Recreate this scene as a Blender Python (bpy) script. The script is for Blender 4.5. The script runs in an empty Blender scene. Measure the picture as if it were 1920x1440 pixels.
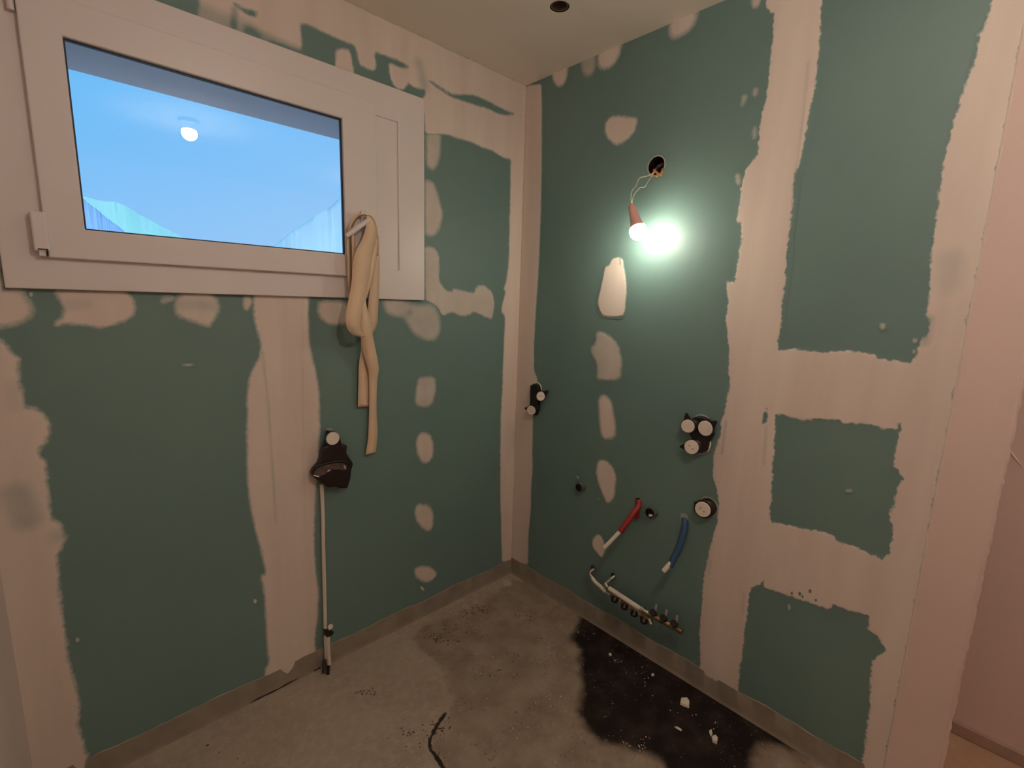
import bpy, bmesh, math, random
import numpy as np
from mathutils import Vector, Matrix
random.seed(7); RNG = np.random.default_rng(7)
S = bpy.context.scene
COL = S.collection

# ------------------------------------------------------------------ camera, world, sun, exposure
CAM = np.array([-1.71431304, -1.76160664, 1.48603542]); FPX = 893.183605
YAW, PITCH, ROLL = 0.761156018, -0.168550632, 0.0298352255
cy, sy, cp, sp = math.cos(YAW), math.sin(YAW), math.cos(PITCH), math.sin(PITCH)
FWD = np.array([sy*cp, cy*cp, sp]); RT = np.array([cy, -sy, 0.0]); UP = np.cross(RT, FWD)
cr, sr = math.cos(ROLL), math.sin(ROLL)
RT, UP = cr*RT + sr*UP, -sr*RT + cr*UP
cd = bpy.data.cameras.new('camera'); cam = bpy.data.objects.new('camera', cd); COL.objects.link(cam)
cd.sensor_fit = 'HORIZONTAL'; cd.sensor_width = 36.0; cd.lens = FPX/1920*36.0; cd.clip_start = 0.01; cd.clip_end = 20000
cam.matrix_world = Matrix(((RT[0], UP[0], -FWD[0], CAM[0]), (RT[1], UP[1], -FWD[1], CAM[1]), (RT[2], UP[2], -FWD[2], CAM[2]), (0, 0, 0, 1)))
S.camera = cam

w = bpy.data.worlds.new('sky'); S.world = w; w.use_nodes = True
nt = w.node_tree; nt.nodes.clear()
def N(nt, t, **k):
    n = nt.nodes.new(t)
    for a, b in k.items(): setattr(n, a, b)
    return n
SKY_STRENGTH = 1.0
tc = N(nt, 'ShaderNodeTexCoord'); sx = N(nt, 'ShaderNodeSeparateXYZ'); rp = N(nt, 'ShaderNodeValToRGB'); bg = N(nt, 'ShaderNodeBackground'); wo = N(nt, 'ShaderNodeOutputWorld')
mr = N(nt, 'ShaderNodeMath', operation='MULTIPLY_ADD'); mr.inputs[1].default_value = -0.32; mr.inputs[2].default_value = 0.12
ad = N(nt, 'ShaderNodeMath', operation='ADD')
nt.links.new(tc.outputs['Generated'], sx.inputs[0]); nt.links.new(sx.outputs['X'], mr.inputs[0])
nt.links.new(sx.outputs['Z'], ad.inputs[0]); nt.links.new(mr.outputs[0], ad.inputs[1]); nt.links.new(ad.outputs[0], rp.inputs[0])
e = rp.color_ramp.elements
e[0].position = 0.0; e[0].color = (0.36, 0.64, 1.0, 1); e[1].position = 0.50; e[1].color = (0.09, 0.50, 1.0, 1)
nt.links.new(rp.outputs[0], bg.inputs[0]); bg.inputs[1].default_value = SKY_STRENGTH; nt.links.new(bg.outputs[0], wo.inputs[0])

sd = bpy.data.lights.new('sun', 'SUN'); sun = bpy.data.objects.new('sun', sd); COL.objects.link(sun)
sd.energy = 2.2; sd.color = (1.0, 0.95, 0.86); sd.angle = 0.01; sun.rotation_euler = (math.radians(58), 0, math.radians(-12))

vs = S.view_settings; vs.view_transform = 'Standard'; vs.look = 'None'; vs.gamma = 1.0; vs.use_curve_mapping = False; vs.exposure = 0.0
BULB_POWER = 108.0      # radiance of the bare bulb on the wall
LAMP_POWER = 315.0     # radiance of the ceiling globe behind the camera
CORRIDOR_FILL_POWER = 110.0   # radiance of the added corridor fill lamp
BULB_COL = (1.0, 0.92, 0.74); LAMP_COL = (1.0, 0.90, 0.78)

# ------------------------------------------------------------------ measuring helpers
def ray(px, py):
    return FWD*FPX + RT*(px-960) - UP*(py-720)
def on(px, py, axis, val):
    d = ray(px, py); t = (val-CAM[axis])/d[axis]; return CAM + t*d
def L(px, py, off=0.0): return on(px, py, 1, -off)      # on the window wall, off metres into the room
def R(px, py, off=0.0): return on(px, py, 0, -off)      # on the long wall with the bulb
def F(px, py, off=0.0): return on(px, py, 2, off)
XL, H, YE, YB, XC, YBACK = -1.888, 2.5, -1.668, -1.785, 0.51, -3.3

# ------------------------------------------------------------------ materials
def principled(name, col, rough=0.6, metal=0.0, noise=0.0, nscale=8.0, bump=0.0, bscale=60.0, spec=0.5, coat=0.0, vary=None):
    m = bpy.data.materials.new(name); m.use_nodes = True; t = m.node_tree; b = t.nodes['Principled BSDF']
    b.inputs['Roughness'].default_value = rough; b.inputs['Metallic'].default_value = metal; b.inputs['Specular IOR Level'].default_value = spec
    b.inputs['Coat Weight'].default_value = coat
    b.inputs['Base Color'].default_value = (*col, 1)
    tc = N(t, 'ShaderNodeTexCoord')
    if noise:
        n = N(t, 'ShaderNodeTexNoise'); n.inputs['Scale'].default_value = nscale; n.inputs['Detail'].default_value = 5
        r = N(t, 'ShaderNodeValToRGB'); a = r.color_ramp.elements
        c2 = vary or tuple(x*(1-noise) for x in col)
        a[0].position = 0.3; a[0].color = (*c2, 1); a[1].position = 0.7; a[1].color = (*col, 1)
        t.links.new(tc.outputs['Object'], n.inputs['Vector']); t.links.new(n.outputs[0], r.inputs[0]); t.links.new(r.outputs[0], b.inputs['Base Color'])
    if bump:
        n = N(t, 'ShaderNodeTexNoise'); n.inputs['Scale'].default_value = bscale; n.inputs['Detail'].default_value = 6
        bp = N(t, 'ShaderNodeBump'); bp.inputs['Strength'].default_value = bump; bp.inputs['Distance'].default_value = 0.002
        t.links.new(tc.outputs['Object'], n.inputs['Vector']); t.links.new(n.outputs[0], bp.inputs['Height']); t.links.new(bp.outputs[0], b.inputs['Normal'])
    return m
def emitter(name, col, s):
    m = bpy.data.materials.new(name); m.use_nodes = True; t = m.node_tree; t.nodes.clear()
    e = N(t, 'ShaderNodeEmission'); e.inputs[0].default_value = (*col, 1); e.inputs[1].default_value = s
    o = N(t, 'ShaderNodeOutputMaterial'); t.links.new(e.outputs[0], o.inputs[0]); return m

GREEN = (0.158, 0.256, 0.232); GREEN2 = (0.142, 0.232, 0.220)
PLASTER = (0.77, 0.665, 0.585); PLASTER2 = (0.70, 0.585, 0.515)
GREEN_ROUGH = 0.50

def add_green(t, tc):
    n = N(t, 'ShaderNodeTexNoise'); n.inputs['Scale'].default_value = 2.2; n.inputs['Detail'].default_value = 6
    r = N(t, 'ShaderNodeValToRGB'); a = r.color_ramp.elements
    a[0].position = 0.3; a[0].color = (*GREEN2, 1); a[1].position = 0.7; a[1].color = (*GREEN, 1)
    f = N(t, 'ShaderNodeTexNoise'); f.inputs['Scale'].default_value = 420; f.inputs['Detail'].default_value = 2
    mx = N(t, 'ShaderNodeMix', data_type='RGBA', blend_type='OVERLAY'); mx.inputs[0].default_value = 0.10
    t.links.new(tc, n.inputs['Vector']); t.links.new(tc, f.inputs['Vector']); t.links.new(n.outputs[0], r.inputs[0])
    t.links.new(r.outputs[0], mx.inputs[6]); t.links.new(f.outputs[0], mx.inputs[7])
    return mx.outputs[2]
def board_material():
    m = bpy.data.materials.new('green_plasterboard'); m.use_nodes = True; t = m.node_tree; b = t.nodes['Principled BSDF']
    tc = N(t, 'ShaderNodeTexCoord').outputs['Object']
    t.links.new(add_green(t, tc), b.inputs['Base Color']); b.inputs['Roughness'].default_value = GREEN_ROUGH
    return m
def compound_material():
    # joint compound over green board: where the spread is thin the board's green shows through
    m = bpy.data.materials.new('joint_compound'); m.use_nodes = True; t = m.node_tree; b = t.nodes['Principled BSDF']; lk = t.links.new
    tc = N(t, 'ShaderNodeTexCoord').outputs['Object']
    def attr(n): a = N(t, 'ShaderNodeAttribute'); a.attribute_name = n; return a.outputs['Fac']
    def math_(op, a, b_=None, c=None, clamp=False):
        n = N(t, 'ShaderNodeMath', operation=op); n.use_clamp = clamp
        for i, v in enumerate((a, b_, c)):
            if v is None: continue
            if isinstance(v, (int, float)): n.inputs[i].default_value = v
            else: lk(v, n.inputs[i])
        return n.outputs[0]
    n1 = N(t, 'ShaderNodeTexNoise'); n1.inputs['Scale'].default_value = 70; n1.inputs['Detail'].default_value = 4; lk(tc, n1.inputs['Vector'])
    n2 = N(t, 'ShaderNodeTexNoise'); n2.inputs['Scale'].default_value = 16; n2.inputs['Detail'].default_value = 3; lk(tc, n2.inputs['Vector'])
    nn = math_('SUBTRACT', math_('MULTIPLY_ADD', n1.outputs[0], 1.1, math_('MULTIPLY', n2.outputs[0], 0.9)), 1.0)
    s = math_('MULTIPLY_ADD', nn, attr('rg'), attr('sd'))
    ft = attr('ft')
    a = math_('MULTIPLY_ADD', math_('DIVIDE', s, ft), 0.5, 0.5, clamp=True)
    a = math_('SMOOTH_MIN', a, 1.0, 0.05)
    n3 = N(t, 'ShaderNodeTexNoise'); n3.inputs['Scale'].default_value = 9; n3.inputs['Detail'].default_value = 5; lk(tc, n3.inputs['Vector'])
    dn = attr('dn')
    thin = math_('MULTIPLY', math_('SUBTRACT', 1.0, dn), math_('MULTIPLY_ADD', n3.outputs[0], 1.6, 0.2))
    a = math_('MULTIPLY', a, math_('SUBTRACT', 1.0, thin, clamp=True), clamp=True)
    mp = N(t, 'ShaderNodeMapping'); mp.inputs['Scale'].default_value = (9, 9, 0.9); lk(tc, mp.inputs[0])
    n4 = N(t, 'ShaderNodeTexNoise'); n4.inputs['Scale'].default_value = 1.3; n4.inputs['Detail'].default_value = 6; lk(mp.outputs[0], n4.inputs['Vector'])
    r = N(t, 'ShaderNodeValToRGB'); e = r.color_ramp.elements; e[0].position = 0.32; e[0].color = (*PLASTER2, 1); e[1].position = 0.68; e[1].color = (*PLASTER, 1)
    lk(n4.outputs[0], r.inputs[0])
    mx = N(t, 'ShaderNodeMix', data_type='RGBA'); lk(a, mx.inputs[0]); lk(add_green(t, tc), mx.inputs[6]); lk(r.outputs[0], mx.inputs[7])
    lk(mx.outputs[2], b.inputs['Base Color'])
    lk(math_('MULTIPLY_ADD', a, 0.38, GREEN_ROUGH), b.inputs['Roughness'])
    bp = N(t, 'ShaderNodeBump'); bp.inputs['Strength'].default_value = 0.25; bp.inputs['Distance'].default_value = 0.003
    lk(math_('MULTIPLY', n4.outputs[0], a), bp.inputs['Height']); lk(bp.outputs[0], b.inputs['Normal'])
    return m
def floor_material():
    m = bpy.data.materials.new('concrete_floor'); m.use_nodes = True; t = m.node_tree; b = t.nodes['Principled BSDF']; lk = t.links.new
    tc = N(t, 'ShaderNodeTexCoord').outputs['Object']
    def attr(n): a = N(t, 'ShaderNodeAttribute'); a.attribute_name = n; return a.outputs['Fac']
    def nz(s, d=6, ro=0.5):
        n = N(t, 'ShaderNodeTexNoise'); n.inputs['Scale'].default_value = s; n.inputs['Detail'].default_value = d; n.inputs['Roughness'].default_value = ro; lk(tc, n.inputs['Vector']); return n.outputs[0]
    def m_(op, a, b_=0.0, c=0.0, clamp=False):
        n = N(t, 'ShaderNodeMath', operation=op); n.use_clamp = clamp
        for i, v in enumerate((a, b_, c)):
            if isinstance(v, (int, float)): n.inputs[i].default_value = v
            else: lk(v, n.inputs[i])
        return n.outputs[0]
    def ramp(v, p0, p1):
        n = N(t, 'ShaderNodeMapRange', interpolation_type='SMOOTHSTEP'); n.inputs[1].default_value = p0; n.inputs[2].default_value = p1; lk(v, n.inputs[0]); return n.outputs[0]
    def mix(f, a, b_):
        n = N(t, 'ShaderNodeMix', data_type='RGBA')
        if isinstance(f, (int, float)): n.inputs[0].default_value = f
        else: lk(f, n.inputs[0])
        for i, v in ((6, a), (7, b_)):
            if isinstance(v, tuple): n.inputs[i].default_value = (*v, 1)
            else: lk(v, n.inputs[i])
        return n.outputs[2]
    dirt = attr('dirt'); wet = attr('wet'); crack = attr('crack')
    base = mix(ramp(nz(3.0), 0.3, 0.7), (0.345, 0.275, 0.215), (0.425, 0.345, 0.27))
    base = mix(m_('MULTIPLY', ramp(nz(30, 9, 0.75), 0.42, 0.66), 0.55), base, (0.48, 0.41, 0.33))
    dn = m_('MULTIPLY_ADD', m_('SUBTRACT', nz(14), 0.5), 0.10, dirt)
    base = mix(m_('MULTIPLY', ramp(dn, -0.015, 0.030), 0.72), base, mix(ramp(nz(10), 0.3, 0.7), (0.20, 0.14, 0.10), (0.33, 0.255, 0.19)))
    # dark grit scattered inside the dirty zone
    g = m_('MULTIPLY', ramp(nz(70, 5, 0.8), 0.55, 0.66), m_('MULTIPLY', ramp(nz(9, 4), 0.44, 0.60), ramp(dirt, -0.10, 0.02)))
    base = mix(m_('MULTIPLY', g, 0.8), base, (0.06, 0.045, 0.03))
    g2 = m_('MULTIPLY', ramp(nz(120, 2, 0.6), 0.685, 0.72), ramp(nz(4, 3), 0.40, 0.6))
    wn = m_('MULTIPLY_ADD', m_('SUBTRACT', nz(22), 0.5), 0.045, wet)
    wf = ramp(wn, -0.026, 0.024)
    base = mix(wf, base, mix(ramp(nz(12), 0.4, 0.75), (0.011, 0.006, 0.005), (0.036, 0.022, 0.016)))
    base = mix(m_('MULTIPLY', g2, 0.75), base, (0.55, 0.50, 0.43))
    cn = m_('MULTIPLY_ADD', m_('SUBTRACT', nz(60), 0.5), 0.012, crack)
    base = mix(ramp(cn, -0.001, 0.002), base, (0.03, 0.022, 0.015))
    base = mix(m_('MULTIPLY', m_('GREATER_THAN', attr('corr'), 0.0), 0.6), base, (0.50, 0.27, 0.15))
    lk(base, b.inputs['Base Color'])
    b.inputs['Specular IOR Level'].default_value = 0.25
    lk(m_('MULTIPLY_ADD', wf, -0.12, 0.85), b.inputs['Roughness'])
    bp = N(t, 'ShaderNodeBump'); bp.inputs['Strength'].default_value = 0.5; bp.inputs['Distance'].default_value = 0.004
    lk(nz(38, 8, 0.65), bp.inputs['Height']); lk(bp.outputs[0], b.inputs['Normal'])
    return m

M = dict(
    board=board_material(), comp=compound_material(), floor=floor_material(),
    plaster=principled('plaster', (0.76, 0.63, 0.565), 0.85, noise=0.10, nscale=1.6, bump=0.3, bscale=25),
    pink=principled('pink_plaster', (0.76, 0.58, 0.52), 0.85, noise=0.08, nscale=1.2, bump=0.3, bscale=18),
    ceil=principled('ceiling_plaster', (0.90, 0.80, 0.70), 0.85, noise=0.06, nscale=1.5, bump=0.2, bscale=20),
    masonry=principled('masonry', (0.45, 0.42, 0.38), 0.9, noise=0.2),
    render=principled('pale_render', (0.90, 0.78, 0.80), 0.9, noise=0.05),
    gypsum=principled('gypsum_core', (0.46, 0.42, 0.38), 0.9, noise=0.15, nscale=60, bump=0.6),
    membrane=principled('membrane', (0.30, 0.255, 0.20), 0.55, noise=0.25, nscale=12, bump=0.5, bscale=40),
    membrane2=principled('membrane_pink', (0.50, 0.34, 0.27), 0.7, noise=0.25, nscale=8),
    pvc=principled('white_pvc', (0.78, 0.71, 0.69), 0.38, noise=0.03, nscale=3),
    pvc_dark=principled('shutter_grey', (0.44, 0.46, 0.52), 0.5, noise=0.05),
    rubber=principled('black_rubber', (0.012, 0.012, 0.018), 0.45, noise=0.3, nscale=30),
    box=principled('black_box_plastic', (0.014, 0.009, 0.009), 0.35, noise=0.3, nscale=40),
    boxin=principled('dusty_box_inside', (0.13, 0.085, 0.07), 0.7, noise=0.5, nscale=40),
    cap=principled('cream_cap', (0.86, 0.76, 0.66), 0.55, noise=0.06, nscale=30),
    dot=principled('brown_dot', (0.16, 0.06, 0.03), 0.7, noise=0.2),
    webbing=principled('cream_webbing', (0.84, 0.62, 0.43), 0.8, noise=0.10, nscale=12, bump=0.4, bscale=350),
    socket=principled('pink_lampholder', (0.72, 0.42, 0.36), 0.45, noise=0.06),
    bulb=emitter('lit_bulb', BULB_COL, BULB_POWER), lamp=emitter('lit_globe', LAMP_COL, LAMP_POWER), fill_lamp=emitter('corridor_fill_glow', LAMP_COL, CORRIDOR_FILL_POWER),
    wire=principled('cream_wire', (0.80, 0.76, 0.62), 0.5, noise=0.1),
    orange=principled('orange_connector', (0.75, 0.36, 0.10), 0.4, noise=0.2, nscale=60),
    pvcpipe=principled('grey_pipe', (0.11, 0.115, 0.11), 0.4, noise=0.1),
    red=principled('red_sleeve', (0.34, 0.025, 0.02), 0.5, noise=0.2, nscale=20),
    blue=principled('blue_sleeve', (0.030, 0.095, 0.20), 0.5, noise=0.2, nscale=20),
    pex=principled('white_pipe', (0.80, 0.72, 0.62), 0.4, noise=0.05),
    brass=principled('brass', (0.40, 0.28, 0.15), 0.45, 1.0, noise=0.3, nscale=60),
    nickel=principled('nickel', (0.62, 0.60, 0.50), 0.3, 1.0, noise=0.2, nscale=60),
    steel=principled('steel_nub', (0.42, 0.36, 0.32), 0.4, 0.5, noise=0.2),
    chip=principled('plaster_chip', (0.80, 0.73, 0.62), 0.9, noise=0.1, nscale=40),
    dirtm=principled('brown_dirt', (0.10, 0.07, 0.045), 0.95, noise=0.4, nscale=80),
    dark=principled('dark_gap', (0.03, 0.02, 0.015), 0.9, noise=0.3),
    mount1=principled('hazy_pale_mountain', (0.62, 0.80, 0.82), 1.0, noise=0.06, nscale=0.004, spec=0),  # distance haze is painted into the base colours of all three mountains
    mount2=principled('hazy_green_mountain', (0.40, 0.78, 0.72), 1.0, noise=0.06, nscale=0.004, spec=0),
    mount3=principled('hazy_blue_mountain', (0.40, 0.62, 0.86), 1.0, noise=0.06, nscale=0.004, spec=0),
    ground=principled('pale_bounce_ground', (0.55, 0.50, 0.48), 1.0, noise=0.2, nscale=0.02, spec=0),  # unseen ground kept pale to bounce light up onto the soffit
)
def glass_material():
    m = bpy.data.materials.new('window_glass'); m.use_nodes = True; t = m.node_tree; t.nodes.clear()
    tr = N(t, 'ShaderNodeBsdfTransparent'); gl = N(t, 'ShaderNodeBsdfGlossy'); gl.inputs['Roughness'].default_value = 0.0
    fr = N(t, 'ShaderNodeFresnel'); fr.inputs[0].default_value = 1.5; mx = N(t, 'ShaderNodeMixShader'); o = N(t, 'ShaderNodeOutputMaterial')
    t.links.new(fr.outputs[0], mx.inputs[0]); t.links.new(tr.outputs[0], mx.inputs[1]); t.links.new(gl.outputs[0], mx.inputs[2]); t.links.new(mx.outputs[0], o.inputs[0])
    return m
M['glass'] = glass_material()

# ------------------------------------------------------------------ mesh helpers
def add_box(bm, a, b):
    vs = [bm.verts.new((x, y, z)) for x in (a[0], b[0]) for y in (a[1], b[1]) for z in (a[2], b[2])]
    for f in ((0, 1, 3, 2), (4, 6, 7, 5), (0, 4, 5, 1), (2, 3, 7, 6), (0, 2, 6, 4), (1, 5, 7, 3)): bm.faces.new([vs[i] for i in f])
def frame_of(d):
    d = Vector(d).normalized(); u = d.orthogonal().normalized(); return u, d.cross(u)
def add_tube(bm, pts, rad, seg=12, cap=True):
    pts = [Vector(p) for p in pts]; n = len(pts)
    rad = rad if hasattr(rad, '__len__') else [rad]*n
    u = None; rings = []
    for i, p in enumerate(pts):
        d = (pts[min(i+1, n-1)]-pts[max(i-1, 0)]).normalized()
        if u is None: u = d.orthogonal().normalized()
        else: u = (u - d*u.dot(d)).normalized()
        v = d.cross(u)
        rings.append([bm.verts.new(p + (u*math.cos(a)+v*math.sin(a))*rad[i]) for a in [2*math.pi*k/seg for k in range(seg)]])
    for a, b in zip(rings, rings[1:]):
        for k in range(seg): bm.faces.new((a[k], a[(k+1) % seg], b[(k+1) % seg], b[k]))
    if cap: bm.faces.new(rings[0][::-1]); bm.faces.new(rings[-1])
def add_lathe(bm, o, ax, prof, seg=28, closed=False):
    # prof: list of (radius, distance along axis)
    o = Vector(o); ax = Vector(ax).normalized(); u, v = frame_of(ax); rings = []
    for r, h in prof:
        if r < 1e-6: rings.append([bm.verts.new(o+ax*h)])
        else: rings.append([bm.verts.new(o+ax*h+(u*math.cos(2*math.pi*k/seg)+v*math.sin(2*math.pi*k/seg))*r) for k in range(seg)])
    rr = list(zip(rings, rings[1:])) + ([(rings[-1], rings[0])] if closed else [])
    for a, b in rr:
        for k in range(seg):
            k2 = (k+1) % seg
            if len(a) == 1 and len(b) == 1: continue
            if len(a) == 1: bm.faces.new((a[0], b[k2], b[k]))
            elif len(b) == 1: bm.faces.new((a[k], a[k2], b[0]))
            else: bm.faces.new((a[k], a[k2], b[k2], b[k]))
def add_prism(bm, pts, off):
    # closed outline of 3-D points pushed along off
    a = [bm.verts.new(p) for p in pts]; b = [bm.verts.new(Vector(p)+Vector(off)) for p in pts]
    bm.faces.new(a); bm.faces.new(b[::-1])
    for i in range(len(a)): j = (i+1) % len(a); bm.faces.new((a[j], a[i], b[i], b[j]))
def make(name, bm, mat, parent=None, smooth=False, bevel=0.0, kind=None, label=None, cat=None, group=None):
    bmesh.ops.recalc_face_normals(bm, faces=bm.faces[:])
    me = bpy.data.meshes.new(name); bm.to_mesh(me); bm.free(); me.materials.append(M[mat] if isinstance(mat, str) else mat)
    if smooth:
        for p in me.polygons: p.use_smooth = True
    o = bpy.data.objects.new(name, me); COL.objects.link(o)
    if parent:
        o.parent = parent
        if parent.type == 'EMPTY': o.matrix_parent_inverse = Matrix.Translation(-parent.location)
    if bevel:
        md = o.modifiers.new('bevel', 'BEVEL'); md.width = bevel; md.segments = 2; md.limit_method = 'ANGLE'
    if smooth:
        md = o.modifiers.new('edges', 'EDGE_SPLIT'); md.split_angle = math.radians(40)
    if kind: o['kind'] = kind
    if label: o['label'] = label
    if cat: o['category'] = cat
    if group: o['group'] = group
    return o
def thing(name, label, cat, loc, group=None, kind=None):
    o = bpy.data.objects.new(name, None); COL.objects.link(o); o.location = tuple(loc); o.empty_display_size = 0.05
    o['label'] = label
    if cat: o['category'] = cat
    if group: o['group'] = group
    if kind: o['kind'] = kind
    return o
def boxobj(name, a, b, mat, parent=None, **k):
    bm = bmesh.new(); add_box(bm, a, b); return make(name, bm, mat, parent, **k)

# ------------------------------------------------------------------ signed distance patches of joint compound
def chaikin(p, n=1):
    p = np.array(p, float); out = []
    for a, b in zip(p, np.roll(p, -1, 0)):             # long straight sides stay straight
        L_ = np.hypot(*(b-a)); k = max(1, int(L_/0.03))
        out += [a+(b-a)*i/k for i in range(k)]
    p = np.array(out)
    for _ in range(n):
        q = np.roll(p, -1, 0); p = np.stack([p*.75+q*.25, p*.25+q*.75], 1).reshape(-1, 2)
    return p
def sdf(pts, poly):
    # positive inside
    poly = np.array(poly, float); out = np.empty(len(pts))
    A = poly; B = np.roll(poly, -1, 0); BA = B-A; L2 = (BA**2).sum(1)+1e-12
    for s in range(0, len(pts), 20000):
        P = pts[s:s+20000, None, :]; PA = P-A
        h = np.clip((PA*BA).sum(2)/L2, 0, 1); d = np.sqrt(((PA-BA*h[..., None])**2).sum(2)).min(1)
        y0 = A[:, 1] > P[..., 1]; y1 = B[:, 1] > P[..., 1]
        with np.errstate(divide='ignore', invalid='ignore'):
            xi = A[:, 0]+(P[..., 1]-A[:, 1])*BA[:, 0]/np.where(BA[:, 1] == 0, 1e-12, BA[:, 1])
        ins = (((y0 != y1) & (P[..., 0] < xi)).sum(1) % 2) == 1
        out[s:s+20000] = np.where(ins, d, -d)
    return out
WALLS = dict(
    L=dict(f=lambda x, y: L(x, y)[[0, 2]], to=lambda u, v, o: np.stack([u, -o, v], 1), lim=(XL, 0.0, 0.0, H)),
    R=dict(f=lambda x, y: R(x, y)[[1, 2]], to=lambda u, v, o: np.stack([-o, u, v], 1), lim=(YB, 0.0, 0.0, H)),
    F=dict(f=lambda x, y: F(x, y)[[0, 1]], to=lambda u, v, o: np.stack([u, v, o], 1), lim=(XL, 0.0, YBACK, 0.0)),
)
PATCH_N = 0
def patch(wall, polys, parent, holes=(), feather=0.006, rough=0.010, density=1.0, th=0.0012, cell=0.006, world=False, smooth=1, marks=(), lift=0.0, name='joint_compound', mat='comp', label=None):
    global PATCH_N
    PATCH_N += 1; base = 0.0004+0.0001*(PATCH_N % 7)+(0.0006 if cell <= 0.004 else 0)+lift      # neighbouring spreads never share one plane
    W = WALLS[wall]; u0, u1, v0, v1 = W['lim']
    conv = lambda P: chaikin([(p if world else W['f'](*p)) for p in P], smooth)
    polys = [conv(P) for P in polys]; holes = [conv(P) for P in holes]
    allp = np.vstack(polys); mg = feather+rough*0.5+cell*0.6
    lo = np.maximum(allp.min(0)-mg, (u0, v0)); hi = np.minimum(allp.max(0)+mg, (u1, v1))
    nu = max(3, int((hi[0]-lo[0])/cell)+2); nv = max(3, int((hi[1]-lo[1])/cell)+2)
    U, V = np.meshgrid(np.linspace(lo[0], hi[0], nu), np.linspace(lo[1], hi[1], nv), indexing='ij')
    P = np.stack([U.ravel(), V.ravel()], 1)
    s = np.max([sdf(P, q) for q in polys], 0)
    for h in holes: s = np.minimum(s, -sdf(P, h))
    dn = np.full(len(P), float(density))
    for mk in marks:                                   # thinner strokes: (points, half width, soft, amount)
        q = np.array([W['f'](*c) for c in mk[0]], float)
        d = np.full(len(P), 9.0)
        if len(q) == 1: d = np.sqrt(((P-q[0])**2).sum(1))
        for a, b in zip(q, q[1:]):
            t = np.clip(((P-a)@(b-a))/((b-a)@(b-a)+1e-12), 0, 1); d = np.minimum(d, np.sqrt(((P-(a+t[:, None]*(b-a)))**2).sum(1)))
        dn -= mk[3]*np.clip((mk[1]+mk[2]-d)/mk[2], 0, 1)
    k = np.clip((s+feather)/(2*feather), 0, 1); off = base+th*k*k*(3-2*k)
    co = W['to'](P[:, 0], P[:, 1], off)
    keepv = (s > -mg).reshape(nu, nv)
    q = keepv[:-1, :-1] | keepv[1:, :-1] | keepv[:-1, 1:] | keepv[1:, 1:]
    i, j = np.nonzero(q); a = i*nv+j; quads = np.stack([a, a+nv, a+nv+1, a+1], 1)
    used, inv_ = np.unique(quads, return_inverse=True); quads = inv_.reshape(-1, 4)
    if wall == 'R': quads = quads[:, ::-1]
    me = bpy.data.meshes.new(name); me.from_pydata(co[used].tolist(), [], quads.tolist())
    for n_, vals in (('sd', s[used]), ('rg', np.full(len(used), rough)), ('ft', np.full(len(used), feather)), ('dn', np.clip(dn[used], 0, 1))):
        at = me.attributes.new(n_, 'FLOAT', 'POINT'); at.data.foreach_set('value', vals.astype(np.float32))
    for p in me.polygons: p.use_smooth = True
    me.materials.append(M[mat]); o = bpy.data.objects.new(name, me); COL.objects.link(o); o.parent = parent
    if label: o['label'] = label
    return o

# ------------------------------------------------------------------ room shell
def slab_with_holes(outline, holes, to, depth):
    # outline/holes: 2-D loops, to(u, v, d) -> 3-D point, d = depth behind the visible face
    bm = bmesh.new(); edges = []
    for loop in [outline]+list(holes):
        v = [bm.verts.new(to(a, b, 0)) for a, b in loop]
        edges += [bm.edges.new((v[i], v[(i+1) % len(v)])) for i in range(len(v))]
    bmesh.ops.triangle_fill(bm, use_beauty=True, use_dissolve=False, edges=edges)
    r = bmesh.ops.extrude_face_region(bm, geom=bm.faces[:])
    mv = [g for g in r['geom'] if isinstance(g, bmesh.types.BMVert)]
    d = Vector(to(0, 0, depth))-Vector(to(0, 0, 0)); bmesh.ops.translate(bm, vec=d, verts=mv)
    return bm
def circ(c, r, n=28): return [(c[0]+r*math.cos(2*math.pi*k/n), c[1]+r*math.sin(2*math.pi*k/n)) for k in range(n)]
def rect(a, b, c, d): return [(a, c), (b, c), (b, d), (a, d)]

# window measures
FX0, FX1, FZ0, FZ1 = -1.803, -0.580, 1.486, 2.271
OX0, OX1, OZ0, OZ1 = -1.790, -0.592, 1.498, 2.260          # opening in the wall
toL = lambda u, v, d: (u, d, v)
toR = lambda u, v, d: (d, u, v)
bm = slab_with_holes(rect(XL-0.3, 0.9, -0.2, H+0.3), [rect(OX0, OX1, OZ0, OZ1)], lambda u, v, d: (u, d+0.013, v), 0.387)
wall_left = make('wall_left', bm, 'masonry', kind='structure', label='window wall clad in green plasterboard with pink filler bands')
def sheet(loop, holes, to, parent):
    return make('plasterboard_sheet', slab_with_holes(loop, holes, to, 0.0129), 'board', parent)
JX = -1.155
sheet([(XL, 0), (JX-.001, 0), (JX-.001, OZ0), (OX0, OZ0), (OX0, OZ1), (JX-.001, OZ1), (JX-.001, H), (XL, H)], [], toL, wall_left)
sheet([(JX+.001, 0), (0, 0), (0, H), (JX+.001, H), (JX+.001, OZ1), (OX1, OZ1), (OX1, OZ0), (JX+.001, OZ0)], [], toL, wall_left)

HOLE = R(1231, 311)[[1, 2]]
bm = slab_with_holes(rect(YB, 0.012, 0, H), [], lambda u, v, d: (d+0.06, u, v), 0.012)
wall_right = make('wall_right', bm, 'pink', kind='structure', label='long partition wall of green plasterboard with filler bands and pipe outlets')
JY = -1.19
sheet(rect(JY+.001, 0, 0, H), [circ(HOLE, 0.034)], toR, wall_right)
sheet(rect(YE, JY-.001, 0, H), [], toR, wall_right)
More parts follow.
